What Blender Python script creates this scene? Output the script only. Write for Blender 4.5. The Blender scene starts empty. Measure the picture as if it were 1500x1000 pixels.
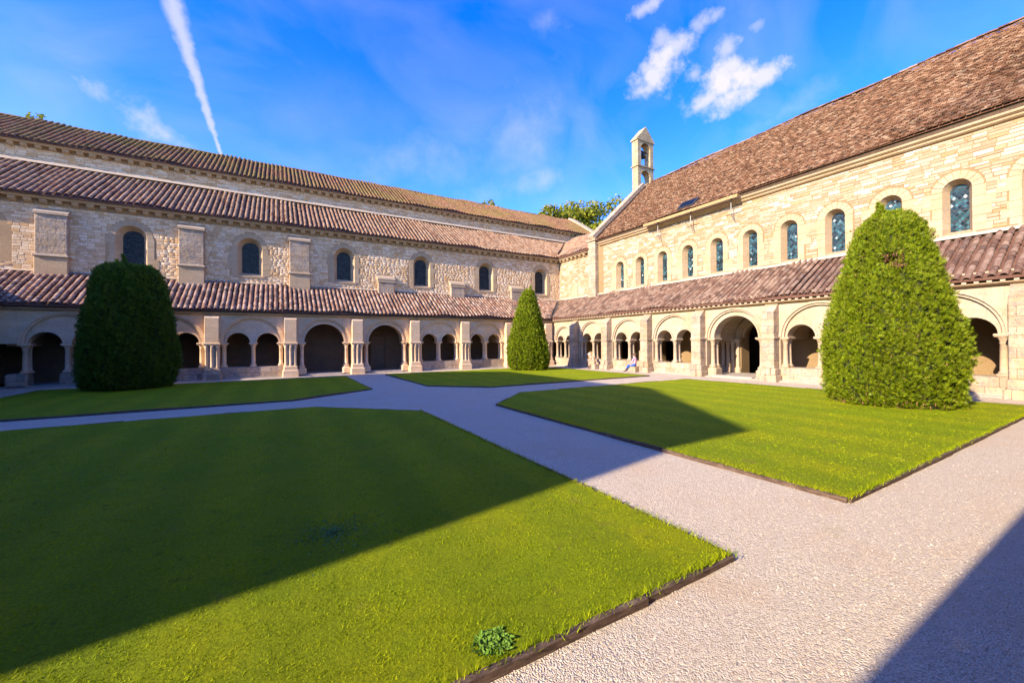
import bpy, bmesh, math, random
import numpy as np
from mathutils import Matrix, Vector, Euler

random.seed(7); rng = np.random.default_rng(7)
S = bpy.context.scene
COL = S.collection
PI = math.pi
rad = math.radians

# ------------------------------------------------------------------ camera
FPX, YAW, PIT, ROLL, HCAM = 582.577, .53096, .00439, -.00881, 2.1
_cy, _sy = math.cos(YAW), math.sin(YAW)
CF = Vector((_sy*math.cos(PIT), _cy*math.cos(PIT), math.sin(PIT)))
_R = Vector((_cy, -_sy, 0)); _U = _R.cross(CF)
CR = _R*math.cos(ROLL) + _U*math.sin(ROLL)
CU = -_R*math.sin(ROLL) + _U*math.cos(ROLL)
CAM = Vector((0, 0, HCAM))
cd = bpy.data.cameras.new('camera'); cd.sensor_width = 36; cd.lens = FPX*36/1500
cd.clip_start = .05; cd.clip_end = 3000
cam = bpy.data.objects.new('camera', cd); COL.objects.link(cam)
m = Matrix((CR, CU, -CF)).transposed().to_4x4(); m.translation = CAM
cam.matrix_world = m
S.camera = cam
def pdir(x, y):
    return (CR*(x-750) + CU*(500-y) + CF*FPX).normalized()

# ------------------------------------------------------------------ light
SUN_EL, SUN_S = rad(26.0), .165       # elevation; tan of the azimuth south of west
az = math.atan(SUN_S)
to_sun = Vector((-math.cos(az)*math.cos(SUN_EL), -math.sin(az)*math.cos(SUN_EL), math.sin(SUN_EL)))
sd = bpy.data.lights.new('sun', 'SUN'); sd.energy = 2.75; sd.angle = rad(.53); sd.color = (1, .84, .64)
so = bpy.data.objects.new('sun', sd); COL.objects.link(so)
so.rotation_euler = to_sun.to_track_quat('Z', 'Y').to_euler(); so.location = (-40, -8, 40)
S.view_settings.view_transform = 'Standard'; S.view_settings.look = 'None'
S.view_settings.exposure = 2.12; S.view_settings.gamma = 1

W = bpy.data.worlds.new('World'); S.world = W; W.use_nodes = True
def build_sky():
    nt = W.node_tree; N = nt.nodes; L = nt.links
    for n in list(N): N.remove(n)
    out = N.new('ShaderNodeOutputWorld'); bg = N.new('ShaderNodeBackground')
    bg.inputs['Strength'].default_value = .15
    L.new(bg.outputs[0], out.inputs[0])
    sky = N.new('ShaderNodeTexSky'); sky.sky_type = 'NISHITA'; sky.sun_disc = False
    sky.sun_elevation = SUN_EL; sky.sun_rotation = math.atan2(to_sun.x, to_sun.y)
    sky.altitude = 300; sky.air_density = 1.0; sky.dust_density = .35; sky.ozone_density = 2.5
    hs = N.new('ShaderNodeHueSaturation'); hs.inputs['Saturation'].default_value = 1.42; hs.inputs['Hue'].default_value = .527
    hs.inputs['Value'].default_value = .84
    L.new(sky.outputs[0], hs.inputs['Color'])
    tc = N.new('ShaderNodeTexCoord')
    # --- one cloud as a node group
    g = bpy.data.node_groups.new('cloud', 'ShaderNodeTree')
    for nm, tp in (('D', 'NodeSocketVector'), ('E1', 'NodeSocketVector'), ('E2', 'NodeSocketVector'), ('O1', 'NodeSocketFloat'), ('O2', 'NodeSocketFloat'),
                   ('Scale', 'NodeSocketFloat'), ('Amp', 'NodeSocketFloat'), ('Soft', 'NodeSocketFloat'), ('Dens', 'NodeSocketFloat')):
        g.interface.new_socket(nm, in_out='INPUT', socket_type=tp)
    g.interface.new_socket('Mask', in_out='OUTPUT', socket_type='NodeSocketFloat')
    gi = g.nodes.new('NodeGroupInput'); go = g.nodes.new('NodeGroupOutput')
    def gm(op, a, b=None):
        n = g.nodes.new('ShaderNodeMath'); n.operation = op
        for i, v in enumerate((a, b)):
            if v is None: continue
            if isinstance(v, (int, float)): n.inputs[i].default_value = v
            else: g.links.new(v, n.inputs[i])
        return n.outputs[0]
    def dot(a, b):
        n = g.nodes.new('ShaderNodeVectorMath'); n.operation = 'DOT_PRODUCT'
        g.links.new(a, n.inputs[0]); g.links.new(b, n.inputs[1]); return n.outputs['Value']
    I = gi.outputs
    u = gm('SUBTRACT', dot(I['D'], I['E1']), I['O1']); v = gm('SUBTRACT', dot(I['D'], I['E2']), I['O2'])
    r = gm('SQRT', gm('ADD', gm('MULTIPLY', u, u), gm('MULTIPLY', v, v)))
    no = g.nodes.new('ShaderNodeTexNoise'); no.inputs['Detail'].default_value = 7; no.inputs['Roughness'].default_value = .62
    g.links.new(I['D'], no.inputs['Vector']); g.links.new(I['Scale'], no.inputs['Scale'])
    k = gm('ADD', gm('SUBTRACT', 1.0, r), gm('MULTIPLY', gm('SUBTRACT', no.outputs[0], .5), I['Amp']))
    mr = g.nodes.new('ShaderNodeMapRange'); mr.interpolation_type = 'SMOOTHSTEP'
    g.links.new(k, mr.inputs['Value']); mr.inputs['From Min'].default_value = 0; g.links.new(I['Soft'], mr.inputs['From Max'])
    g.links.new(gm('MULTIPLY', mr.outputs[0], I['Dens']), go.inputs[0])
    def M(op, a, b=None, c=None):
        n = N.new('ShaderNodeMath'); n.operation = op
        for i, v in enumerate((a, b, c)):
            if v is None: continue
            if isinstance(v, (int, float)): n.inputs[i].default_value = v
            else: L.new(v, n.inputs[i])
        return n.outputs[0]
    D = tc.outputs['Generated']
    total = None
    def add(mask):
        nonlocal total
        total = mask if total is None else M('MAXIMUM', total, mask)
    def cloud(px, py, w, h, tilt=0, scale=14, amp=2.2, soft=.55, dens=.9):
        c = pdir(px, py); e1 = c.cross(Vector((0, 0, 1))).normalized(); e2 = e1.cross(c).normalized()
        t = rad(tilt); a = e1*math.cos(t)+e2*math.sin(t); b = -e1*math.sin(t)+e2*math.cos(t)
        sc = 1/700.0
        n = N.new('ShaderNodeGroup'); n.node_tree = g
        L.new(D, n.inputs['D']); n.inputs['E1'].default_value = a/(w*sc); n.inputs['E2'].default_value = b/(h*sc)
        n.inputs['O1'].default_value = c.dot(a)/(w*sc); n.inputs['O2'].default_value = c.dot(b)/(h*sc)
        n.inputs['Scale'].default_value = scale; n.inputs['Amp'].default_value = amp
        n.inputs['Soft'].default_value = soft; n.inputs['Dens'].default_value = dens
        add(n.outputs[0])
    for (px, py, w_, h_, dn) in ((958, 112, 30, 26, .85), (975, 88, 30, 30, .9), (992, 68, 30, 20, .7), (945, 132, 26, 14, .7), (968, 62, 20, 18, .55),
                                 (1058, 122, 40, 34, .95), (1086, 116, 36, 30, .95), (1118, 112, 34, 20, .85), (1036, 146, 34, 18, .8), (1070, 142, 50, 20, .9), (1072, 98, 22, 18, .85),
                                 (1066, 70, 18, 17, .6), (1030, 32, 20, 13, .55), (1048, 24, 16, 10, .45), (948, 10, 26, 10, .6), (1017, 108, 14, 11, .5), (1110, 36, 14, 8, .35)):
        cloud(px, py, w_*1.15, h_*1.15, 12, 30, 1.9, .95, dn)
    cloud(805, 28, 30, 40, 60, 16, 2, 1.6, .3); cloud(1150, 165, 90, 25, 15, 16, 2.2, 1.8, .3)
    cloud(232, 190, 95, 24, -24, 20, 2.2, 1.5, .7); cloud(120, 130, 190, 50, -25, 9, 2.2, 2.2, .25)
    cloud(745, 190, 150, 130, 10, 7, 2.4, 2.2, .5); cloud(640, 240, 260, 70, 8, 7, 2.4, 2.0, .45); cloud(770, 270, 130, 40, 10, 10, 2.2, 1.6, .5)
    cloud(430, 170, 300, 80, 10, 5, 2.4, 2.6, .18)
    # thin veil over the whole sky
    mp = N.new('ShaderNodeMapping'); mp.inputs['Scale'].default_value = (2.2, 5, 5); L.new(D, mp.inputs[0])
    vn = N.new('ShaderNodeTexNoise'); vn.inputs['Scale'].default_value = 1.3; vn.inputs['Detail'].default_value = 8; vn.inputs['Distortion'].default_value = .6
    L.new(mp.outputs[0], vn.inputs['Vector'])
    vm = N.new('ShaderNodeMapRange'); vm.inputs['From Min'].default_value = .42; vm.inputs['From Max'].default_value = .8; vm.inputs['To Max'].default_value = .2
    L.new(vn.outputs[0], vm.inputs['Value']); add(vm.outputs[0])
    # contrail: a straight band on a great circle
    a0, a1 = pdir(238, -40), pdir(324, 228)
    nrm = a0.cross(a1).normalized(); al = (a1-a0).normalized()
    def D_dot(v):
        n = N.new('ShaderNodeVectorMath'); n.operation = 'DOT_PRODUCT'; L.new(D, n.inputs[0]); n.inputs[1].default_value = v; return n.outputs['Value']
    t = M('DIVIDE', M('SUBTRACT', D_dot(al), a0.dot(al)), a1.dot(al)-a0.dot(al))
    wn = N.new('ShaderNodeTexNoise'); wn.inputs['Scale'].default_value = 75; wn.inputs['Detail'].default_value = 4; L.new(D, wn.inputs['Vector'])
    off = M('ADD', M('ABSOLUTE', D_dot(nrm)), M('MULTIPLY', M('SUBTRACT', wn.outputs[0], .5), .012))
    width = M('ADD', M('MULTIPLY', M('SUBTRACT', 1.0, t), .0145), .0035)
    cm = N.new('ShaderNodeMapRange'); cm.interpolation_type = 'SMOOTHSTEP'; cm.inputs['From Min'].default_value = 1.3; cm.inputs['From Max'].default_value = .1
    cm.inputs['To Min'].default_value = 0; cm.inputs['To Max'].default_value = .6
    L.new(M('DIVIDE', off, width), cm.inputs['Value'])
    ok = M('MULTIPLY', M('LESS_THAN', t, 1.03), M('GREATER_THAN', t, -2.0))
    front = M('GREATER_THAN', D_dot(pdir(290, 100)), 0.0)
    add(M('MULTIPLY', cm.outputs[0], M('MULTIPLY', ok, front)))
    mix = N.new('ShaderNodeMixRGB'); L.new(total, mix.inputs[0]); L.new(hs.outputs[0], mix.inputs[1])
    mix.inputs[2].default_value = (1.6, 1.5, 1.7, 1)
    L.new(mix.outputs[0], bg.inputs['Color'])
build_sky()

# ------------------------------------------------------------------ materials
def new_mat(name, rough=.9, spec=.2):
    mt = bpy.data.materials.new(name); mt.use_nodes = True
    nt = mt.node_tree; b = nt.nodes['Principled BSDF']
    b.inputs['Roughness'].default_value = rough; b.inputs['Specular IOR Level'].default_value = spec
    return mt, nt, b
class NB:
    """tiny node builder working in world positions"""
    def __init__(s, nt):
        s.nt = nt; s.N = nt.nodes; s.L = nt.links
        s.geo = s.N.new('ShaderNodeNewGeometry'); s.P = s.geo.outputs['Position']
    def inp(s, sock, v):
        if hasattr(v, 'is_output'): s.L.new(v, sock)
        else:
            if isinstance(v, tuple) and len(v) == 3 and sock.type == 'RGBA': v = (*v, 1)
            sock.default_value = v
    def noise(s, scale, detail=4, rough=.55, vec=None, dist=0):
        n = s.N.new('ShaderNodeTexNoise'); n.inputs['Scale'].default_value = scale; n.inputs['Detail'].default_value = detail
        n.inputs['Roughness'].default_value = rough; n.inputs['Distortion'].default_value = dist
        s.L.new(vec or s.P, n.inputs['Vector']); return n.outputs[0]
    def stretch(s, sc):
        n = s.N.new('ShaderNodeVectorMath'); n.operation = 'MULTIPLY'; s.L.new(s.P, n.inputs[0]); n.inputs[1].default_value = sc; return n.outputs[0]
    def voro(s, scale, feature='F1', vec=None):
        n = s.N.new('ShaderNodeTexVoronoi'); n.feature = feature; n.inputs['Scale'].default_value = scale; s.L.new(vec or s.P, n.inputs['Vector']); return n
    def math(s, op, a, b=0.0):
        n = s.N.new('ShaderNodeMath'); n.operation = op; s.inp(n.inputs[0], a); s.inp(n.inputs[1], b); return n.outputs[0]
    def ramp(s, fac, stops):
        n = s.N.new('ShaderNodeValToRGB'); e = n.color_ramp.elements
        while len(e) < len(stops): e.new(.5)
        for el, (p, c) in zip(e, stops): el.position = p; el.color = (*c, 1)
        s.L.new(fac, n.inputs[0]); return n.outputs[0]
    def rng(s, v, a, b, c=0.0, d=1.0):
        n = s.N.new('ShaderNodeMapRange'); s.L.new(v, n.inputs[0])
        for i, x in enumerate((a, b, c, d)): n.inputs[1+i].default_value = x
        return n.outputs[0]
    def mix(s, f, a, b, mode='MIX'):
        n = s.N.new('ShaderNodeMixRGB'); n.blend_type = mode; s.inp(n.inputs[0], f); s.inp(n.inputs[1], a); s.inp(n.inputs[2], b); return n.outputs[0]
    def rand(s):
        oi = s.N.new('ShaderNodeObjectInfo')
        return s.math('FRACT', s.math('ADD', s.geo.outputs['Random Per Island'], s.math('MULTIPLY', oi.outputs['Random'], 7.31)))
    def bump(s, h, strength, dist, bsdf):
        n = s.N.new('ShaderNodeBump'); n.inputs['Strength'].default_value = strength; n.inputs['Distance'].default_value = dist
        s.L.new(h, n.inputs['Height']); s.L.new(n.outputs[0], bsdf.inputs['Normal'])
MAT = {}
def stone_mat(name, stops, stain=.35, bumps=.5, rscale=1.0):
    mt, nt, b = new_mat(name); q = NB(nt)
    c = q.ramp(q.rand(), stops)
    n1 = q.noise(1.1, 5, .6); c = q.mix(q.rng(n1, .45, .75, 0, stain), c, (.36, .24, .12))
    n2 = q.noise(9*rscale, 5, .7); c = q.mix(.5, c, q.ramp(n2, [(.25, (.5, .46, .42)), (.5, (1, .98, .96)), (.75, (1.08, 1.06, 1.04))]), 'MULTIPLY')
    q.L.new(c, b.inputs['Base Color']); q.bump(q.noise(26*rscale, 6, .7), bumps, .03, b)
    MAT[name] = mt
stone_mat('church_stone', [(0, (.54, .35, .18)), (.25, (.66, .47, .28)), (.5, (.72, .54, .34)), (.75, (.78, .63, .44)), (.92, (.64, .39, .17)), (1, (.56, .39, .23))], .35, .28)
stone_mat('dormitory_stone', [(0, (.31, .215, .13)), (.3, (.36, .27, .175)), (.55, (.40, .315, .22)), (.8, (.53, .46, .36)), (.94, (.40, .25, .13)), (1, (.37, .22, .11))], .22)
def mortar(name, col, dark):
    mt, nt, b = new_mat(name); q = NB(nt)
    c = q.mix(q.rng(q.noise(.8, 5), .35, .7), col, dark); c = q.mix(.5, c, q.ramp(q.noise(14, 5, .7), [(.3, (.5, .48, .45)), (.6, (1, 1, 1))]), 'MULTIPLY')
    q.L.new(c, b.inputs['Base Color']); q.bump(q.noise(45, 5, .7), .6, .02, b); MAT[name] = mt
mortar('church_mortar', (.46, .31, .17), (.38, .25, .14)); mortar('dormitory_mortar', (.29, .20, .10), (.25, .165, .08))
def ashlar(name, base, warm, dirt, joints=.28, stain=.5):
    mt, nt, b = new_mat(name); q = NB(nt)
    # block pattern on the two horizontal axes summed, so it reads on walls of either direction
    sp = q.N.new('ShaderNodeSeparateXYZ'); q.L.new(q.P, sp.inputs[0])
    cb = q.N.new('ShaderNodeCombineXYZ'); q.L.new(q.math('ADD', sp.outputs[0], sp.outputs[1]), cb.inputs[0]); q.L.new(sp.outputs[2], cb.inputs[1])
    br = q.N.new('ShaderNodeTexBrick'); br.inputs['Scale'].default_value = 1; br.inputs['Brick Width'].default_value = .62; br.inputs['Row Height'].default_value = .29
    br.inputs['Mortar Size'].default_value = .006; br.inputs['Mortar Smooth'].default_value = .4
    br.inputs['Color1'].default_value = (.82, .82, .82, 1); br.inputs['Color2'].default_value = (1, 1, 1, 1); br.inputs['Mortar'].default_value = (1-joints, 1-joints, 1-joints, 1)
    q.L.new(cb.outputs[0], br.inputs['Vector'])
    c = q.mix(q.rng(q.noise(.9, 5, .6), .4, .68), base, warm)
    c = q.mix(.7, c, br.outputs['Color'], 'MULTIPLY')
    c = q.mix(q.rng(q.noise(2.3, 6, .7, q.stretch((1, 1, .35))), .52, .72, 0, stain), c, dirt)
    c = q.mix(.45, c, q.ramp(q.noise(12, 6, .75), [(.3, (.5, .48, .46)), (.55, (1, 1, 1))]), 'MULTIPLY')
    q.L.new(c, b.inputs['Base Color'])
    q.bump(q.math('ADD', q.math('MULTIPLY', br.outputs['Fac'], -1.2), q.noise(22, 6, .7)), .4, .02, b); MAT[name] = mt
ashlar('arcade_stone', (.72, .54, .35), (.74, .50, .27), (.52, .38, .25), .35, .45)
ashlar('pale_stone', (.47, .375, .27), (.46, .33, .20), (.32, .25, .18), .4, .6)
ashlar('ochre_stone', (.47, .33, .19), (.48, .37, .24), (.38, .25, .14), .3, .4)
def weathered(name, a=(.47, .37, .27), b_=(.40, .28, .16)):
    mt, nt, b = new_mat(name); q = NB(nt)
    c = q.mix(q.rng(q.noise(1.3, 5), .35, .65), a, b_)
    c = q.mix(q.rng(q.noise(1.9, 6, .7, q.stretch((1, 1, .4))), .5, .66, 0, .55), c, (.24, .20, .17))
    c = q.mix(q.rng(q.noise(5, 7, .75), .5, .63, 0, .85), c, (.23, .21, .20))
    c = q.mix(q.rng(q.noise(17, 5, .7), .58, .66, 0, .9), c, (.10, .095, .09))
    c = q.mix(q.rng(q.noise(8, 4, .7, None, 1), .6, .7, 0, .8), c, (.66, .62, .55))
    sp = q.N.new('ShaderNodeSeparateXYZ'); q.L.new(q.P, sp.inputs[0])
    cb = q.N.new('ShaderNodeCombineXYZ'); q.L.new(q.math('ADD', sp.outputs[0], sp.outputs[1]), cb.inputs[0]); q.L.new(sp.outputs[2], cb.inputs[1])
    br = q.N.new('ShaderNodeTexBrick'); br.inputs['Scale'].default_value = 1; br.inputs['Brick Width'].default_value = .7; br.inputs['Row Height'].default_value = .36; br.inputs['Mortar Size'].default_value = .012
    br.inputs['Color1'].default_value = (.78, .78, .78, 1); br.inputs['Color2'].default_value = (1.1, 1.08, 1.05, 1); br.inputs['Mortar'].default_value = (.5, .46, .42, 1); q.L.new(cb.outputs[0], br.inputs['Vector'])
    c = q.mix(.85, c, br.outputs['Color'], 'MULTIPLY')
    q.L.new(c, b.inputs['Base Color']); q.bump(q.math('ADD', q.noise(9, 6, .75), q.math('MULTIPLY', q.voro(6).outputs['Distance'], .5)), .6, .035, b); MAT[name] = mt
weathered('weathered_stone')
weathered('belfry_stone', (.46, .36, .22), (.38, .27, .14))
ashlar('inner_shade_stone', (.20, .13, .08), (.24, .15, .08), (.13, .09, .06))  # gallery interior shade painted into the colour of the back wall stone
def tile_mat(name, stops, lichen, lich_amt, moss=0.0):
    mt, nt, b = new_mat(name, .95, .1); q = NB(nt)
    c = q.ramp(q.rand(), stops)
    c = q.mix(q.rng(q.noise(7, 6, .75), .52, .68, 0, lich_amt), c, lichen)
    c = q.mix(q.rng(q.noise(15, 5, .7), .56, .68, 0, .75), c, (.075, .055, .05))
    if moss: c = q.mix(q.rng(q.noise(.35, 4, .6), .42, .66, 0, moss), c, (.19, .155, .04))
    q.L.new(c, b.inputs['Base Color']); q.bump(q.noise(40, 5, .7), .5, .02, b); MAT[name] = mt
tile_mat('gallery_tile', [(0, (.15, .08, .055)), (.2, (.24, .125, .08)), (.45, (.32, .185, .12)), (.65, (.42, .29, .21)), (.82, (.22, .135, .095)), (1, (.11, .07, .055))], (.52, .44, .36), .8)
tile_mat('east_tile', [(0, (.09, .05, .035)), (.25, (.145, .08, .055)), (.5, (.19, .115, .08)), (.75, (.26, .175, .125)), (1, (.075, .045, .036))], (.32, .26, .20), .65)
tile_mat('aisle_tile', [(0, (.20, .10, .06)), (.3, (.28, .16, .095)), (.6, (.34, .22, .14)), (.85, (.24, .16, .11)), (1, (.16, .09, .06))], (.46, .37, .27), .6)
tile_mat('nave_tile', [(0, (.17, .08, .045)), (.4, (.25, .12, .065)), (.7, (.22, .13, .07)), (1, (.13, .075, .045))], (.30, .24, .15), .4, .55)
tile_mat('plain_tile', [(0, (.06, .03, .018)), (.25, (.115, .054, .03)), (.5, (.165, .08, .045)), (.75, (.21, .115, .068)), (.93, (.30, .20, .13)), (1, (.04, .025, .02))], (.27, .20, .13), .5)
tile_mat('pan_tile', [(0, (.13, .065, .045)), (1, (.13, .065, .045))], (.25, .18, .13), .4)
def simple(name, col, rough=.8, metal=0, var=.3, scale=10, spec=.3, bmp=0):
    mt, nt, b = new_mat(name, rough, spec); q = NB(nt); b.inputs['Metallic'].default_value = metal
    c = q.mix(1.0, col, q.ramp(q.noise(scale, 5, .65), [(.25, (1-var,)*3), (.75, (1+var*.3,)*3)]), 'MULTIPLY')
    q.L.new(c, b.inputs['Base Color'])
    if bmp: q.bump(q.noise(scale*2, 5, .7), bmp, .02, b)
    MAT[name] = mt
simple('lead', (.05, .05, .055), .6, 0, .3); simple('bronze', (.06, .055, .045), .5, .6)
simple('dark_wood', (.10, .065, .04), .85, 0, .5, 8, .2, .4); simple('plank_wood', (.46, .29, .13), .8, 0, .4, 9, .2, .3)
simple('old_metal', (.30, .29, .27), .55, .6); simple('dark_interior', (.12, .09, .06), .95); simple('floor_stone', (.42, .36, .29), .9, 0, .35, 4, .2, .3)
simple('mortar_fillet', (.47, .38, .28), .95, 0, .25, 6, .1, .3); simple('bark', (.12, .08, .05), .95, 0, .5, 14, .1, .8)
simple('skin', (.55, .33, .24), .6, 0, .08); simple('blue_cloth', (.03, .12, .55), .85, 0, .4, 20); simple('pink_cloth', (.62, .33, .42), .85, 0, .2)
simple('beige_cloth', (.48, .33, .22), .85, 0, .2); simple('white_cloth', (.75, .70, .66), .85, 0, .1); simple('dark_shoe', (.10, .06, .06), .7); simple('dark_hair', (.12, .07, .04), .7)
simple('clover_leaf', (.13, .22, .045), .6, 0, .3, 20)
simple('weed_leaf', (.12, .23, .012), .55, 0, .3, 20)
def edging():
    mt, nt, b = new_mat('edging_wood', .9, .15); q = NB(nt)
    c = q.ramp(q.noise(6, 6, .7, q.stretch((1, 1, 5))), [(.3, (.05, .032, .024)), (.55, (.13, .085, .06)), (.8, (.27, .20, .15))])
    q.L.new(c, b.inputs['Base Color']); q.bump(q.noise(18, 6, .75, q.stretch((1, 1, 4))), .8, .02, b); MAT['edging_wood'] = mt
edging()
def glass():
    mt, nt, b = new_mat('leaded_glass', .12, .35); q = NB(nt)
    c = q.ramp(q.rand(), [(0, (.004, .010, .012)), (.4, (.010, .035, .042)), (.7, (.025, .09, .11)), (.95, (.06, .16, .19)), (.99, (.35, .4, .4))])
    q.L.new(c, b.inputs['Base Color']); MAT['leaded_glass'] = mt
glass()
def dark_glass():
    mt, nt, b = new_mat('dark_leaded_glass', .35, .18); q = NB(nt)
    c = q.ramp(q.rand(), [(0, (.004, .006, .008)), (.6, (.012, .022, .026)), (1, (.03, .055, .062))])
    q.L.new(c, b.inputs['Base Color']); MAT['dark_leaded_glass'] = mt
dark_glass()
def leaf(name, stops, trans=.25):
    mt, nt, b = new_mat(name, .6, .25); q = NB(nt)
    c = q.ramp(q.rand(), stops); c = q.mix(q.rng(q.noise(1.6, 4), .4, .7, 0, .35), c, (.13, .15, .008))
    q.L.new(c, b.inputs['Base Color'])
    tr = q.N.new('ShaderNodeBsdfTranslucent'); q.L.new(c, tr.inputs[0]); mx = q.N.new('ShaderNodeMixShader'); mx.inputs[0].default_value = trans
    q.L.new(b.outputs[0], mx.inputs[1]); q.L.new(tr.outputs[0], mx.inputs[2]); q.L.new(mx.outputs[0], nt.nodes['Material Output'].inputs[0]); MAT[name] = mt
leaf('thuja_leaf', [(0, (.08, .13, .003)), (.4, (.15, .215, .004)), (.75, (.22, .28, .005)), (.97, (.30, .33, .008)), (1, (.26, .14, .04))], .22)
leaf('shade_thuja_leaf', [(0, (.03, .07, .006)), (.4, (.05, .105, .008)), (.8, (.075, .14, .010)), (1, (.12, .17, .012))], .18)  # darker copy of thuja_leaf, the tree's shade painted into the leaf colour
leaf('oak_leaf', [(0, (.12, .15, .008)), (.5, (.20, .22, .010)), (1, (.28, .25, .015))], .25)
simple('brown_twig', (.30, .15, .07), .9, 0, .5, 12)
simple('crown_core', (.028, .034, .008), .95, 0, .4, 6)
def grass_mat(name, blade):
    mt, nt, b = new_mat(name, .75, .12); q = NB(nt)
    n1 = q.noise(.55, 5, .6); n2 = q.noise(3.2, 5, .65)
    c = q.mix(q.rng(n1, .35, .68), (.25, .325, .003), (.34, .36, .003))
    c = q.mix(q.rng(n2, .5, .72, 0, .55), c, (.18, .26, .004))
    # mowing lanes running along the lawns
    sp = q.N.new('ShaderNodeSeparateXYZ'); q.L.new(q.P, sp.inputs[0])
    lane = q.math('SINE', q.math('ADD', q.math('MULTIPLY', sp.outputs[0], 4.6), q.math('MULTIPLY', q.noise(.6, 2), 2.0)))
    c = q.mix(q.rng(lane, -.6, .6, 0, .38), c, (.165, .245, .003))
    # dry spots and small irregular dark spots
    c = q.mix(q.rng(q.noise(1.7, 6, .7), .61, .72, 0, .5), c, (.27, .20, .05))
    c = q.mix(q.rng(q.noise(7.5, 5, .7), .6, .7, 0, .55), c, (.07, .085, .012))
    if blade:
        c = q.mix(1.0, c, q.ramp(q.rand(), [(0, (.75, .8, .7)), (.5, (1.1, 1.1, 1.1)), (1, (1.5, 1.35, 1.2))]), 'MULTIPLY')
    else:
        c = q.mix(.8, c, q.ramp(q.noise(38, 6, .8), [(.3, (.35, .38, .35)), (.6, (1.05, 1.05, 1.0))]), 'MULTIPLY')
        q.bump(q.math('ADD', q.noise(60, 6, .8), q.noise(14, 4, .6)), 1.0, .05, b)
    q.L.new(c, b.inputs['Base Color'])
    if blade:
        tr = q.N.new('ShaderNodeBsdfTranslucent'); q.L.new(c, tr.inputs[0]); mx = q.N.new('ShaderNodeMixShader'); mx.inputs[0].default_value = .35
        q.L.new(b.outputs[0], mx.inputs[1]); q.L.new(tr.outputs[0], mx.inputs[2]); q.L.new(mx.outputs[0], nt.nodes['Material Output'].inputs[0])
    MAT[name] = mt
grass_mat('lawn', False); grass_mat('grass_blade', True)
def gravel():
    mt, nt, b = new_mat('gravel', .95, .15); q = NB(nt)
    v = q.voro(85); c = q.ramp(v.outputs['Color'], [(.1, (.46, .37, .25)), (.4, (.58, .485, .345)), (.7, (.65, .56, .42)), (1, (.70, .615, .48))])
    c = q.mix(q.rng(v.outputs['Distance'], .4, .85, 0, .5), c, (.30, .23, .18))
    c = q.mix(q.rng(q.noise(.7, 5, .65), .5, .7, 0, .6), c, (.52, .37, .23))
    c = q.mix(q.rng(q.noise(1.6, 6, .75), .6, .72, 0, .5), c, (.36, .29, .12))
    c = q.mix(q.rng(q.noise(.22, 3, .5), .4, .65, 0, .35), c, (.55, .45, .33))
    q.L.new(c, b.inputs['Base Color'])
    h = q.math('ADD', q.math('SUBTRACT', 1.0, v.outputs['Distance']), q.math('MULTIPLY', q.voro(23).outputs['Distance'], -.6))
    q.bump(h, .8, .02, b); MAT['gravel'] = mt
    mt, nt, b = new_mat('pebble', .9, .2); q = NB(nt)
    c = q.ramp(q.rand(), [(0, (.36, .27, .18)), (.25, (.53, .43, .31)), (.7, (.65, .55, .41)), (.95, (.72, .64, .52)), (1, (.50, .32, .17))])
    q.L.new(c, b.inputs['Base Color']); MAT['pebble'] = mt
gravel()
simple('earth', (.10, .11, .03), .95, 0, .4, .5)

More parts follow.
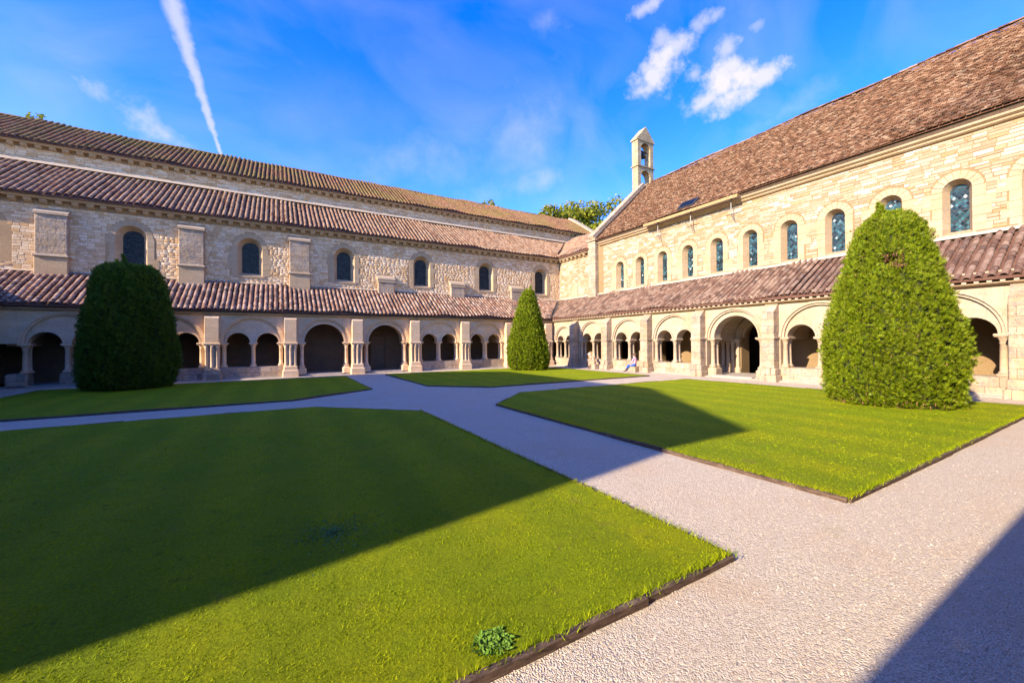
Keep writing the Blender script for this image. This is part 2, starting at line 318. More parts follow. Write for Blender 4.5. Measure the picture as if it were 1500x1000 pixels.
# ------------------------------------------------------------------ mesh helpers
class MB:
    def __init__(s): s.v = []; s.f = []
    def add(s, vs, fs):
        n = len(s.v); s.v += [tuple(p) for p in vs]; s.f += [tuple(i+n for i in f) for f in fs]; return s
    def box(s, x0, x1, y0, y1, z0, z1, tx=0, ty=0):
        """tx, ty shrink the top"""
        v = [(x0, y0, z0), (x1, y0, z0), (x1, y1, z0), (x0, y1, z0), (x0+tx, y0+ty, z1), (x1-tx, y0+ty, z1), (x1-tx, y1-ty, z1), (x0+tx, y1-ty, z1)]
        return s.add(v, [(0, 3, 2, 1), (4, 5, 6, 7), (0, 1, 5, 4), (1, 2, 6, 5), (2, 3, 7, 6), (3, 0, 4, 7)])
    def bbox(s, x0, x1, y0, y1, z0, z1, b=.02):
        """box with chamfered vertical edges and top"""
        pts = [(x0+b, y0), (x1-b, y0), (x1, y0+b), (x1, y1-b), (x1-b, y1), (x0+b, y1), (x0, y1-b), (x0, y0+b)]
        cx, cy = (x0+x1)/2, (y0+y1)/2
        def sh(p): return (p[0]+(b if p[0] < cx else -b), p[1]+(b if p[1] < cy else -b))
        v = [(*p, z0) for p in pts]+[(*p, z1-b) for p in pts]+[(*sh(p), z1) for p in pts]
        f = [tuple(range(7, -1, -1)), tuple(range(16, 24))]
        for k in (0, 8):
            for i in range(8): f.append((k+i, k+(i+1) % 8, k+8+(i+1) % 8, k+8+i))
        return s.add(v, f)
    def prism_xz(s, poly, y0, y1):
        n = len(poly); v = [(x, y0, z) for x, z in poly]+[(x, y1, z) for x, z in poly]
        return s.add(v, [tuple(range(n)), tuple(range(2*n-1, n-1, -1))]+[(i, i+n, (i+1) % n+n, (i+1) % n) for i in range(n)])
    def prism_yz(s, poly, x0, x1):
        n = len(poly); v = [(x0, y, z) for y, z in poly]+[(x1, y, z) for y, z in poly]
        return s.add(v, [tuple(range(n-1, -1, -1)), tuple(range(n, 2*n))]+[(i, (i+1) % n, (i+1) % n+n, i+n) for i in range(n)])
    def lathe(s, prof, cx=0, cy=0, n=12):
        v = []; f = []
        for r, z in prof:
            for i in range(n): a = 2*PI*i/n; v.append((cx+r*math.cos(a), cy+r*math.sin(a), z))
        for k in range(len(prof)-1):
            for i in range(n): j = (i+1) % n; f.append((k*n+i, k*n+j, (k+1)*n+j, (k+1)*n+i))
        f.append(tuple(range(n-1, -1, -1))); f.append(tuple((len(prof)-1)*n+i for i in range(n)))
        return s.add(v, f)
    def tube(s, pts, r, n=6):
        pts = [Vector(p) for p in pts]; v = []; f = []
        for k, p in enumerate(pts):
            t = (pts[min(k+1, len(pts)-1)]-pts[max(k-1, 0)]).normalized()
            a = t.cross(Vector((0, 0, 1)) if abs(t.z) < .9 else Vector((1, 0, 0))).normalized(); b = t.cross(a)
            rr = r[k] if isinstance(r, (list, tuple)) else r
            for i in range(n): q = 2*PI*i/n; v.append(p+a*rr*math.cos(q)+b*rr*math.sin(q))
        for k in range(len(pts)-1):
            for i in range(n): j = (i+1) % n; f.append((k*n+i, k*n+j, (k+1)*n+j, (k+1)*n+i))
        f.append(tuple(range(n-1, -1, -1))); f.append(tuple((len(pts)-1)*n+i for i in range(n)))
        return s.add(v, f)
    def arch_band(s, cx, cz, r0, r1, y0, y1, a0=0, a1=PI, n=24):
        """solid half ring in the xz plane from y0 to y1"""
        v = []; f = []
        for k in range(n+1):
            a = a0+(a1-a0)*k/n; c, sn = math.cos(a), math.sin(a)
            v += [(cx+r0*c, y0, cz+r0*sn), (cx+r1*c, y0, cz+r1*sn), (cx+r1*c, y1, cz+r1*sn), (cx+r0*c, y1, cz+r0*sn)]
        for k in range(n):
            o = 4*k
            for i in range(4): j = (i+1) % 4; f.append((o+i, o+j, o+4+j, o+4+i))
        f += [(3, 2, 1, 0), tuple(4*n+i for i in range(4))]
        return s.add(v, f)
def mesh_obj(name, mb, mat, parent=None, kind=None, smooth=False, data=None):
    if data is None:
        me = bpy.data.meshes.new(name); me.from_pydata(mb.v, [], mb.f); me.update()
        if mat: me.materials.append(MAT[mat])
        if smooth: me.polygons.foreach_set('use_smooth', [True]*len(me.polygons))
        bm = bmesh.new(); bm.from_mesh(me); bmesh.ops.recalc_face_normals(bm, faces=bm.faces); bm.to_mesh(me); bm.free()
    else: me = data
    o = bpy.data.objects.new(name, me); COL.objects.link(o); o.parent = parent
    if kind: o['kind'] = kind
    return o
def np_obj(name, v, f, mat, parent=None, kind=None):
    """v Nx3 array, f Mxk array"""
    me = bpy.data.meshes.new(name); k = f.shape[1]
    me.vertices.add(len(v)); me.vertices.foreach_set('co', np.ascontiguousarray(v, dtype=np.float32).ravel())
    me.loops.add(f.size); me.loops.foreach_set('vertex_index', np.ascontiguousarray(f, dtype=np.int32).ravel())
    me.polygons.add(len(f)); me.polygons.foreach_set('loop_start', np.arange(0, f.size, k, dtype=np.int32))
    me.update(calc_edges=True); me.validate()
    me.materials.append(MAT[mat])
    o = bpy.data.objects.new(name, me); COL.objects.link(o); o.parent = parent
    if kind: o['kind'] = kind
    return o
def thing(name, label, cat, loc=(0, 0, 0), rz=0, group=None):
    o = bpy.data.objects.new(name, None); COL.objects.link(o); o.location = loc; o.rotation_euler = (0, 0, rz)
    o.empty_display_size = .3; o['label'] = label; o['category'] = cat
    if group: o['group'] = group
    return o
def tag(o, label, cat, group=None):
    o['label'] = label; o['category'] = cat
    if group: o['group'] = group
    return o
def arc(cx, cz, r, n=20, a0=PI, a1=0):
    return [(cx+r*math.cos(a0+(a1-a0)*k/n), cz+r*math.sin(a0+(a1-a0)*k/n)) for k in range(n+1)]

# ---- many alike pieces: the largest in view as objects, the rest joined
def emit(piece, base_v, base_f, mats, parent, mat, world, limit=300, rest=None, in_view=True):
    """mats: list of 4x4 Matrix in the parent's frame. world: matrix of the root. Nearest 'limit' in view become objects."""
    if not mats: return
    A = np.array([np.array(q) for q in mats]); pos = A[:, :3, 3]
    Wm = np.array(world); wp = pos@Wm[:3, :3].T+Wm[:3, 3]
    d = wp-np.array(CAM); dep = d@np.array(CF); sx = (d@np.array(CR))/np.maximum(dep, .1)*FPX; sy = (d@np.array(CU))/np.maximum(dep, .1)*FPX
    vis = (dep > .5) & (abs(sx) < 750) & (abs(sy) < 500)
    score = np.where(vis, dep, 1e6+dep); order = np.argsort(score)
    pick = [i for i in order[:limit] if vis[i]] if in_view else []
    me = bpy.data.meshes.new(piece); me.from_pydata([tuple(p) for p in base_v], [], [tuple(p) for p in base_f]); me.materials.append(MAT[mat]); me.update()
    for i in pick:
        o = bpy.data.objects.new(piece, me); COL.objects.link(o); o.parent = parent; o.matrix_local = mats[i]
    ps = set(pick); idx = [i for i in range(len(mats)) if i not in ps]
    if idx:
        B = A[idx]; bv = np.asarray(base_v, float)
        V = np.einsum('nij,kj->nki', B[:, :3, :3], bv)+B[:, None, :3, 3]
        F = np.asarray(base_f)[None]+(np.arange(len(idx))*len(bv))[:, None, None]
        np_obj(rest or piece+'s', V.reshape(-1, 3), F.reshape(-1, F.shape[-1]), mat, parent, 'stuff')
# barrel tile: x across, y up the slope, z out of the roof
def barrel_base(r=.108, ln=.43, n=6):
    v = []; f = []
    for y, rr, zz in ((0, r, .015), (ln, r*.82, 0)):
        for i in range(n+1):
            a = PI*i/n; v.append((rr*math.cos(a), y, zz+rr*.9*math.sin(a)))
    for i in range(n+1):
        a = PI*i/n; v.append(((r-.022)*math.cos(a), 0.0, .015+(r-.022)*.9*math.sin(a)-.004))
    k = n+1
    for i in range(n): f.append((i, i+1, k+i+1, k+i))
    for i in range(n): f.append((i+1, i, 2*k+i, 2*k+i+1))
    return np.array(v), np.array(f)
BV, BF = barrel_base()
def jitter(a): return random.uniform(-a, a)
def barrel_roof(root, part, label_mat, ulim, ve, ze, vt, zt, pitch=.29, expo=.35, limit=300, in_view=True, world=None, sag=.11):
    a = math.atan2(zt-ze, vt-ve); Ls = math.hypot(zt-ze, vt-ve); rows = int(Ls/expo)+1
    world = world or root_matrix(root)
    u0e, u1e = ulim(ve); u0t, u1t = ulim(vt)
    deck = MB(); t = .10; nz = (-math.sin(a)*t, -math.cos(a)*t)
    deck.add([(u0e, ve, ze-.03), (u1e, ve, ze-.03), (u1t, vt, zt-.05), (u0t, vt, zt-.05), (u0e, ve, ze-.12), (u1e, ve, ze-.12), (u1t, vt, zt-.16), (u0t, vt, zt-.16)],
             [(0, 1, 2, 3), (7, 6, 5, 4), (0, 4, 5, 1), (1, 5, 6, 2), (2, 6, 7, 3), (3, 7, 4, 0)])
    dk = mesh_obj(part, deck, 'pan_tile', root)
    mats = []; rot0 = Euler((a, 0, 0)).to_matrix().to_4x4()
    um, uM = min(u0e, u0t), max(u1e, u1t); nc = int((uM-um)/pitch)
    wob = [jitter(.02) for _ in range(nc+2)]
    for c in range(nc):
        u = um+(c+.5)*pitch
        for r in range(rows):
            s0 = r*expo-.05+jitter(.012)+(wob[c] if r == 0 else 0); v = ve+s0*math.cos(a); l0, l1 = ulim(v+.1)
            if not (l0+.05 < u < l1-.05): continue
            dz = sag*math.sin(u*.55+r*.2)*.5+sag*.5*math.sin(u*1.7+1)
            p = Vector((u+wob[c]+jitter(.012), v, ze+s0*math.sin(a)+.01+max(dz, -.03)))
            mats.append(Matrix.Translation(p)@rot0@Euler((rad(2.0)+jitter(.02), jitter(.05), jitter(.035))).to_matrix().to_4x4())
    emit('roof_tile', BV, BF, mats, dk, label_mat, world, limit, 'roof_tiles', in_view)
    return dk
def root_matrix(o): return Matrix.LocRotScale(o.location, o.rotation_euler, (1, 1, 1))
# coursed rubble stones on a wall face at y = yf (front is -y) with excluded shapes
def rubble(parent, root, u0, u1, z0, z1, yf, excl, mat, rh=(.13, .24), ln=(.22, .62), limit=300, in_view=True, proud=(.006, .03), gap=.016):
    """unit stone scaled per piece; excl(z0,z1) -> list of (u0,u1) blocked"""
    bv = np.array([(0, 0, 0), (1, 0, 0), (1, 0, 1), (0, 0, 1), (.045, -1, .09), (.955, -1, .09), (.955, -1, .91), (.045, -1, .91)], float)
    bf = np.array([(4, 5, 6, 7), (0, 1, 5, 4), (1, 2, 6, 5), (2, 3, 7, 6), (3, 0, 4, 7)])
    mats = []; z = z0
    while z < z1-.06:
        h = min(random.uniform(*rh), z1-z)
        bl = sorted(excl(z, z+h)); iv = []; c = u0
        for a, b in bl:
            if a > c: iv.append((c, min(a, u1)))
            c = max(c, b)
        if c < u1: iv.append((c, u1))
        for a, b in iv:
            x = a+random.uniform(-.15, 0)
            while x < b-.04:
                l = random.uniform(*ln)*(1.25 if random.random() < .12 else 1)
                xe = min(x+l, b)
                if b-xe < .12: xe = b
                xs = max(x, a)
                if xe-xs > .07:
                    dz = jitter(.008)
                    mt = Matrix.Translation((xs+gap/2, yf, z+gap/2+dz))@Euler((0, jitter(.012), 0)).to_matrix().to_4x4()@Matrix.Diagonal((xe-xs-gap, random.uniform(*proud), h-gap, 1))
                    mats.append(mt)
                x = xe
        z += h
    emit('stone', bv, bf, mats, parent, mat, root_matrix(root), limit, 'stones', in_view)
def leaded(root_part, xc, y, z0, zs, r, size, matg):
    """diamond panes filling an arched light, each pane slightly tilted; lead lines between them"""
    v = []; f = []; k = size; n = 0
    cols = int(2*r/k)+3; rws = int((zs+r-z0)/k)+3
    def inside(x, z):
        return abs(x-xc) <= r and z >= z0 and (z <= zs or (x-xc)**2+(z-zs)**2 <= r*r)
    def clampp(x, z):
        x = min(max(x, xc-r), xc+r); z = max(z, z0)
        if z > zs:
            d = math.hypot(x-xc, z-zs)
            if d > r: x = xc+(x-xc)*r/d; z = zs+(z-zs)*r/d
        return x, z
    for i in range(-cols, cols+1):
        for j in range(-1, 2*rws):
            cx = xc+i*k+(k/2 if j % 2 else 0); cz = z0+j*k*.62
            if not any(inside(cx+dx*.5*k, cz+dz*.62*k) for dx, dz in ((0, 0), (.7, 0), (-.7, 0), (0, .7), (0, -.7))): continue
            e = .41; q = []
            ty, tx = jitter(.05), jitter(.05)
            for dx, dz in ((-e*k, 0), (0, -e*k*1.24), (e*k, 0), (0, e*k*1.24)):
                px, pz = clampp(cx+dx, cz+dz); q.append((px, y+dx*ty+dz*tx, pz))
            v += q; f.append((n, n+1, n+2, n+3)); n += 4
    mb = MB(); mb.v = v; mb.f = f
    mesh_obj('pane', mb, matg, root_part, 'stuff')
    back = MB(); pts = [(xc-r, z0), (xc+r, z0)]+[(x, z) for x, z in arc(xc, zs, r, 14, 0, PI)]
    back.prism_xz(pts, y+.02, y+.05)
    for zb in np.arange(z0+.42, zs+.2, .48): back.box(xc-r, xc+r, y-.012, y+.004, zb-.013, zb+.013)
    mesh_obj('lead_frame', back, 'lead', root_part)
def wall_with_windows(mb, u0, u1, z0, z1, y0, y1, wins):
    """wins: list of (xc, half width, sill, spring)"""
    x = u0
    for (xc, hw, sill, spr) in sorted(wins):
        mb.box(x, xc-hw-.3, y0, y1, z0, z1)
        mb.box(xc-hw-.3, xc+hw+.3, y0, y1, z0, sill)
        poly = [(xc-hw-.3, sill), (xc-hw, sill)]+arc(xc, spr, hw, 18)+[(xc+hw, sill), (xc+hw+.3, sill), (xc+hw+.3, z1), (xc-hw-.3, z1)]
        mb.prism_xz(poly, y0, y1); x = xc+hw+.3
    mb.box(x, u1, y0, y1, z0, z1)
def splay(mb, xc, sill, spr, ro, ri, y0, y1, sill_drop=.22):
    """splayed reveal from outer opening ro at y0 to inner light ri at y1"""
    o = [(xc-ro, sill)]+arc(xc, spr, ro, 18)+[(xc+ro, sill)]
    i = [(xc-ri, sill+sill_drop)]+arc(xc, spr, ri, 18)+[(xc+ri, sill+sill_drop)]
    n = len(o); v = [(x, y0, z) for x, z in o]+[(x, y1, z) for x, z in i]
    mb.add(v, [(k, k+1, n+k+1, n+k) for k in range(n-1)]+[(n-1, 0, n, 2*n-1)])
def surround(win, xc, sill, spr, ro, y, mat, w=.3, big=False):
    """voussoirs and jamb blocks, each a piece"""
    n = 9
    for k in range(n):
        mb = MB(); g = .006; a0, a1 = PI*k/n+g/ro, PI*(k+1)/n-g/ro
        mb.arch_band(xc, spr, ro+.002, ro+w+jitter(.02), y-.016-random.uniform(0, .012), y+.05, a0, a1, 3); mesh_obj('voussoir', mb, mat, win)
    for sd in (-1, 1):
        z = sill-.02
        while z < spr-.02:
            h = min(random.uniform(.30, .48), spr-z); h = spr-z if spr-z-h < .18 else h
            ww = random.choice((w*.95, w*1.6, w*1.15, w*1.9)); mb = MB()
            xs = sorted((xc+sd*(ro+.002), xc+sd*(ro+ww)))
            mb.box(xs[0], xs[1], y-.014-random.uniform(0, .012), y+.05, z+.005, z+h-.005); mesh_obj('jamb_stone', mb, mat, win); z += h

# ================================================================== GROUND
def sheet(name, poly, z, mat):
    mb = MB(); mb.add([(x, y, z) for x, y in poly], [tuple(range(len(poly)))]); o = mesh_obj(name, mb, mat); o['kind'] = 'structure'; return o
sheet('ground', [(-900, -900), (900, -900), (900, 900), (-900, 900)], -.03, 'earth')
sheet('gravel_path', [(-12.3, -0.95), (22.4, -0.95), (22.4, 30.5), (-12.3, 30.5)], 0, 'gravel')
LAWNS = [[(3.75, 2.25), (3.75, 12.0), (1.0, 14.72), (-9.8, 14.9), (-9.8, 2.25)],
         [(6.35, 2.25), (19.75, 2.25), (19.4, 14.05), (8.7, 14.15), (6.35, 11.85)],
         [(-9.8, 17.05), (.5, 17.05), (3.7, 19.25), (3.75, 27.9), (-9.8, 27.9)],
         [(6.35, 19.1), (8.65, 16.8), (19.6, 16.8), (19.8, 28.0), (6.35, 28.1)]]
LZ = .055
def inside_poly(P, poly):
    x, y = P[:, 0], P[:, 1]; c = np.zeros(len(P), bool); n = len(poly)
    for i in range(n):
        (x0, y0), (x1, y1) = poly[i], poly[(i+1) % n]
        cond = ((y0 > y) != (y1 > y)); xi = (x1-x0)*(y-y0)/((y1-y0) if y1 != y0 else 1e-9)+x0
        c ^= cond & (x < xi)
    return c
lawn_objs = []
for poly in LAWNS:
    # gently uneven turf as a grid clipped to the outline: fan of the outline with thickness
    mb = MB(); n = len(poly)
    mb.add([(x, y, LZ) for x, y in poly]+[(x, y, -.02) for x, y in poly], [tuple(range(n))]+[(i, i+n, (i+1) % n+n, (i+1) % n) for i in range(n)])
    o = mesh_obj('lawn', mb, 'lawn'); o['kind'] = 'structure'; lawn_objs.append(o)
    # wooden edging, board by board
    for i in range(n):
        a = Vector((*poly[i], 0)); b = Vector((*poly[(i+1) % n], 0)); L_ = (b-a).length; t = (b-a)/L_
        ctr = Vector((sum(p[0] for p in poly)/n, sum(p[1] for p in poly)/n, 0)); nn = Vector((-t.y, t.x, 0))
        if nn.dot(ctr-a) > 0: nn = -nn
        s = 0
        while s < L_-.05:
            l = min(random.uniform(1.7, 2.6), L_-s); l = L_-s if L_-s-l < .7 else l
            seg = 5; o0, o1, h0, h1 = jitter(.012), jitter(.012), jitter(.012), jitter(.012); mbb = MB(); vs = []
            for k in range(seg+1):
                q = k/seg; p = a+t*(s+.004+(l-.008)*q); of = o0+(o1-o0)*q+jitter(.006); hh = .064+h0+(h1-h0)*q+jitter(.007)
                pi_, po = p+nn*(of-.005), p+nn*(of+.042)
                vs += [(pi_.x, pi_.y, -.02), (po.x, po.y, -.02), (po.x, po.y, hh-.006), (pi_.x, pi_.y, hh)]
            fs = [(3, 2, 1, 0), tuple(4*seg+j for j in range(4))]
            for k in range(seg):
                for j in range(4): fs.append((4*k+j, 4*k+(j+1) % 4, 4*k+4+(j+1) % 4, 4*k+4+j))
            mbb.add(vs, fs); mesh_obj('edging_board', mbb, 'edging_wood', o); s += l
# grass blades: dense near the camera, sparser away
def turf(N_, labels):
    # density falls off with the square of the distance, blades widen to match
    q = rng.uniform(0, 1, N_); rr = 1.8*(36/1.8)**q; th = rng.uniform(rad(-25), rad(86), N_)
    P0 = np.c_[rr*np.sin(th), rr*np.cos(th)]
    for poly, label in zip(LAWNS, labels):
        k = inside_poly(P0, poly); P = P0[k]; d = rr[k]; n = len(P)
        cl = .8+.3*np.sin(P[:, 0]*9+np.sin(P[:, 1]*7)*2)*np.sin(P[:, 1]*11+np.sin(P[:, 0]*5)*2)
        a = rng.uniform(0, 2*PI, n); hh = .022*rng.uniform(.4, 1.25, n)*cl*np.clip(d/9, .9, 1.15); ww = .0042*np.clip(d/3, 1, 3.0)*rng.uniform(.6, 1.3, n)
        ln = hh*rng.uniform(.4, 1.7, n); b = rng.uniform(0, 2*PI, n); base = np.c_[P, np.full(n, LZ-.004)]
        dx = np.c_[np.cos(a)*ww, np.sin(a)*ww, np.zeros(n)]; tip = base+np.c_[np.cos(b)*ln, np.sin(b)*ln, hh]
        o = np_obj('grass', np.stack([base-dx, base+dx, tip], 1).reshape(-1, 3), np.arange(3*n).reshape(-1, 3), 'grass_blade', None, 'stuff'); tag(o, label, 'grass')
turf(270000, ('short turf on the mostly shaded lawn with the clover patch', 'short turf on the lawn of the broad sunlit thuja', 'short turf on the shaded lawn of the wide dark thuja', 'short turf on the lawn of the slim pointed thuja'))
# ragged longer blades along the edges of the two near lawns
def fringe():
    pts = []
    for poly, edges in ((LAWNS[0], ((4, 0), (0, 1))), (LAWNS[1], ((0, 1), (4, 0)))):
        for i, j in edges:
            a = np.array(poly[i]); b = np.array(poly[j]); L_ = np.linalg.norm(b-a); n = int(L_*190); q = rng.uniform(0, 1, n)[:, None]
            pts.append(a+(b-a)*q+rng.normal(0, .02, (n, 2)))
    P = np.concatenate(pts); n = len(P); base = np.c_[P, np.full(n, LZ)]; a = rng.uniform(0, 2*PI, n); w = .0045
    dx = np.c_[np.cos(a)*w, np.sin(a)*w, np.zeros(n)]; b = rng.uniform(0, 2*PI, n); h = rng.uniform(.02, .075, n); l = rng.uniform(.01, .06, n)
    tip = base+np.c_[np.cos(b)*l, np.sin(b)*l, h]
    o = np_obj('grass', np.stack([base-dx, base+dx, tip], 1).reshape(-1, 3), np.arange(3*n).reshape(-1, 3), 'grass_blade', None, 'stuff')
    tag(o, 'longer ragged grass blades hanging over the wooden edging', 'grass')
fringe()
# loose pebbles on the near gravel
def pebbles():
    n = 95000; P = np.c_[rng.uniform(.3, 13, n), rng.uniform(.6, 9, n)]; d = np.hypot(P[:, 0], P[:, 1])
    keep = (rng.uniform(0, 1, n) < np.clip(1.2-(d-2)/9, .1, 1)) & (d > 1.2)
    for q in LAWNS: keep &= ~inside_poly(P, [(x, y) for x, y in q])
    P = P[keep]; n = len(P); r = rng.uniform(.003, .0085, n)*(1+.4*(rng.uniform(0, 1, n) > .95))
    oct_ = np.array([(1, 0, 0), (0, 1, 0), (-1, 0, 0), (0, -1, 0), (0, 0, 1), (0, 0, -1)], float)
    F0 = np.array([(0, 1, 4), (1, 2, 4), (2, 3, 4), (3, 0, 4)])
    sc = np.stack([r*rng.uniform(.8, 1.3, n), r*rng.uniform(.8, 1.3, n), r*rng.uniform(.5, .9, n)], 1)
    a = rng.uniform(0, 2*PI, n); ca, sa = np.cos(a), np.sin(a)
    V = oct_[None]*sc[:, None]+rng.normal(0, .0012, (n, 6, 3)); x = V[..., 0]*ca[:, None]-V[..., 1]*sa[:, None]; y = V[..., 0]*sa[:, None]+V[..., 1]*ca[:, None]
    V = np.stack([x+P[:, :1], y+P[:, 1:], V[..., 2]+.003], 2)
    F = F0[None]+(np.arange(n)*6)[:, None, None]
    o = np_obj('gravel', V.reshape(-1, 3), F.reshape(-1, 3), 'pebble', None, 'stuff'); tag(o, 'loose pale limestone gravel strewn over the path', 'gravel')
pebbles()
def weed(x, y, n, r, label, lf=.06, mat='weed_leaf'):
    mb = MB()
    for k in range(n):
        a = random.uniform(0, 2*PI); d = r*(math.sqrt(random.random()) if n < 500 else abs(random.gauss(0, .75))); c = Vector((x+d*math.cos(a), y+d*math.sin(a), LZ))
        b = random.uniform(0, 2*PI); t = Vector((math.cos(b), math.sin(b), 0)); s = Vector((-t.y, t.x, 0)); l = random.uniform(lf*.6, lf*1.2); w = l*.33; up = random.uniform(.2, .8)
        p1 = c+t*l*.5+Vector((0, 0, l*up*.7)); p2 = c+t*l+Vector((0, 0, l*up*.8))
        mb.add([c, p1+s*w, p2, p1-s*w, p1+Vector((0, 0, -.008))], [(0, 4, 1), (4, 2, 1), (0, 3, 4), (4, 3, 2)])
    tag(mesh_obj('weed', mb, mat, kind='stuff' if n > 500 else None), label, 'plant')
weed(1.25, 2.42, 380, .12, 'low clump of broad leaves by the wooden edging', .04)
weed(.5, 4.75, 700, .40, 'flat dark patch of clover in the shaded turf', .028, 'clover_leaf')

# ================================================================== GALLERIES
ZA, ZE, ZT, VE, DEP, TH = 2.29, 4.30, 6.45, -.32, 3.08, .75
def col_meshes():
    sh = MB(); sh.bbox(-.17, .17, -.15, .15, 0, .10, .015)
    sh.lathe([(.155, .10), (.16, .13), (.14, .17), (.115, .19), (.112, .5), (.105, 1.20), (.12, 1.215), (.12, 1.24), (.10, 1.25)], 0, 0, 12)
    cp = MB(); cp.lathe([(.10, 1.245), (.115, 1.30), (.15, 1.38), (.19, 1.44), (.20, 1.46)], 0, 0, 8)
    cp.bbox(-.21, .21, -.19, .19, 1.45, 1.565, .02)
    a = mesh_obj('column', sh, 'arcade_stone', None, None, True); b = mesh_obj('capital', cp, 'arcade_stone', None)
    da, db = a.data, b.data; bpy.data.objects.remove(a); bpy.data.objects.remove(b)
    da2, db2 = da.copy(), db.copy(); da2.materials[0] = MAT['pale_stone']; db2.materials[0] = MAT['pale_stone']
    return {'arcade_stone': (da, db), 'pale_stone': (da2, db2)}
COLM = col_meshes()
def column(root, u, v, z0, mat, hgt=1.565):
    da, db = COLM[mat]; k = (ZA-z0)/1.565
    o = mesh_obj('column', None, None, root, data=da); o.location = (u, v, z0); o.scale = (1, 1, k)
    c = mesh_obj('capital', None, None, o, data=db); return o
def gallery(name, label, origin, rz, piers, bays, u0, u1, style, mat, tiles_limit=300, in_view=True, tmat='gallery_tile'):
    root = thing(name, label, 'cloister gallery', (origin[0], origin[1], 0), rz)
    # floor and inner string
    fl = MB(); fl.box(u0-DEP, u1+DEP, -.02, DEP-.02, -.02, .10); mesh_obj('floor', fl, 'floor_stone', root)
    st = MB(); st.box(u0+.4, u1-.4, -.30, -.021, -.02, .05); mesh_obj('kerb', st, 'floor_stone', root)
    edges = [u0]+list(piers)+[u1]
    for bi in range(len(edges)-1):
        a, b = edges[bi], edges[bi+1]; typ = bays[bi]; c = (a+b)/2
        if b-a < .8:
            mb = MB(); mb.box(a, b, 0, TH, 0, ZE-.16); mesh_obj('wall', mb, mat, root); continue
        half = (b-a)/2; R = min(half-.42, 1.64)
        if bi == 0: c = b-.42-R-.05 if b-a > 3.2 else c
        fr = MB()
        if typ == 's':
            r = R-.36
            fr.prism_xz([(a, ZA), (c-R, ZA)]+arc(c, ZA, R, 26)[1:-1]+[(c+R, ZA), (b, ZA), (b, ZE-.16), (a, ZE-.16)], 0, .15)
            fr.prism_xz([(a, ZA), (c-r, ZA)]+arc(c, ZA, r, 26)[1:-1]+[(c+r, ZA), (b, ZA), (b, ZE-.17), (a, ZE-.17)], .15, TH)
        else:
            q = R/2-.02; r = q-.17
            fr.prism_xz([(a, ZA), (c-R, ZA)]+arc(c, ZA, R, 26)[1:-1]+[(c+R, ZA), (b, ZA), (b, ZE-.16), (a, ZE-.16)], 0, .16)
            fr.prism_xz([(a, ZA), (c-q-r, ZA)]+arc(c-q, ZA, r, 16)[1:-1]+[(c-q+r, ZA), (c+q-r, ZA)]+arc(c+q, ZA, r, 16)[1:-1]+[(c+q+r, ZA), (b, ZA), (b, ZE-.17), (a, ZE-.17)], .16, TH)
        mesh_obj('arch_wall', fr, mat, root)
        am = MB(); am.arch_band(c, ZA, R-.004, R+.115, -.05, .05); am.arch_band(c, ZA, R-.10, R-.004, .03, .13)
        mesh_obj('archivolt', am, mat, root)
        if typ == 's':
            a2 = MB(); a2.arch_band(c, ZA, r-.006, r+.09, .09, .20); mesh_obj('archivolt', a2, mat, root)
        else:
            for sg in (-1, 1):
                a2 = MB(); a2.arch_band(c+sg*q, ZA, r-.004, r+.085, .105, .20, n=16); mesh_obj('archivolt', a2, mat, root)
        # transverse barrel vault behind the bay
        vb = MB(); Rv = max(half-.36, .5); n = 18; vs = []
        for k in range(n+1):
            t = PI*k/n; x, z = c+Rv*math.cos(t), ZA+.02+min(Rv, 1.66)*math.sin(t)
            vs += [(x, TH, z), (x, DEP-.03, z)]
        vb.add(vs, [(2*k, 2*k+1, 2*k+3, 2*k+2) for k in range(n)]); mesh_obj('vault', vb, mat, root)
        for x0, x1 in ((a, c-Rv), (c+Rv, b)):
            im = MB()
            if x1-x0 > .02: im.box(x0+.001, x1-.001, TH+.001, DEP-.092, ZA-.13, ZA+.03); mesh_obj('transverse_rib', im, mat, root)
        # low wall, columns
        if typ in 'td':
            zc = .74
            if typ == 't':
                lw = MB(); lw.bbox(a+.28, b-.28, .02, TH-.02, -.02, zc, .03); mesh_obj('low_wall', lw, 'weathered_stone', root)
            else:
                lw = MB(); lw.bbox(c-.30, c+.30, .02, TH-.02, -.02, zc, .08); mesh_obj('plinth', lw, 'weathered_stone', root)
                lw = MB(); lw.bbox(a+.2, c-R+.22, -.02, TH-.02, -.02, zc, .08); mesh_obj('plinth', lw, 'weathered_stone', root)
                lw = MB(); lw.bbox(c+.31, b-.2, .02, TH-.02, -.02, zc, .03); mesh_obj('low_wall', lw, 'weathered_stone', root)
            for x in (c-R+.09, c, c+R-.09):
                for v in (.20, .57): column(root, x, v, zc, mat)
                sl = MB(); sl.bbox(x-.23, x+.23, -.01 if x != c else .0, TH, ZA-.075, ZA+.002, .02); mesh_obj('abacus', sl, mat, root)
        else:
            for x in (c-r-.13, c+r+.13):
                pl = MB(); pl.bbox(x-.27, x+.27, -.02, TH-.01, -.02, .56, .09); mesh_obj('plinth', pl, mat, root)
                for v in (.20, .57): column(root, x, v, .56, mat)
                sl = MB(); sl.bbox(x-.25, x+.25, -.03, TH, ZA-.075, ZA+.002, .02); mesh_obj('abacus', sl, mat, root)
            sp = MB(); sp.bbox(c-r+.15, c+r-.15, -.34, .35, .0, .14, .02); mesh_obj('step', sp, 'floor_stone', root)
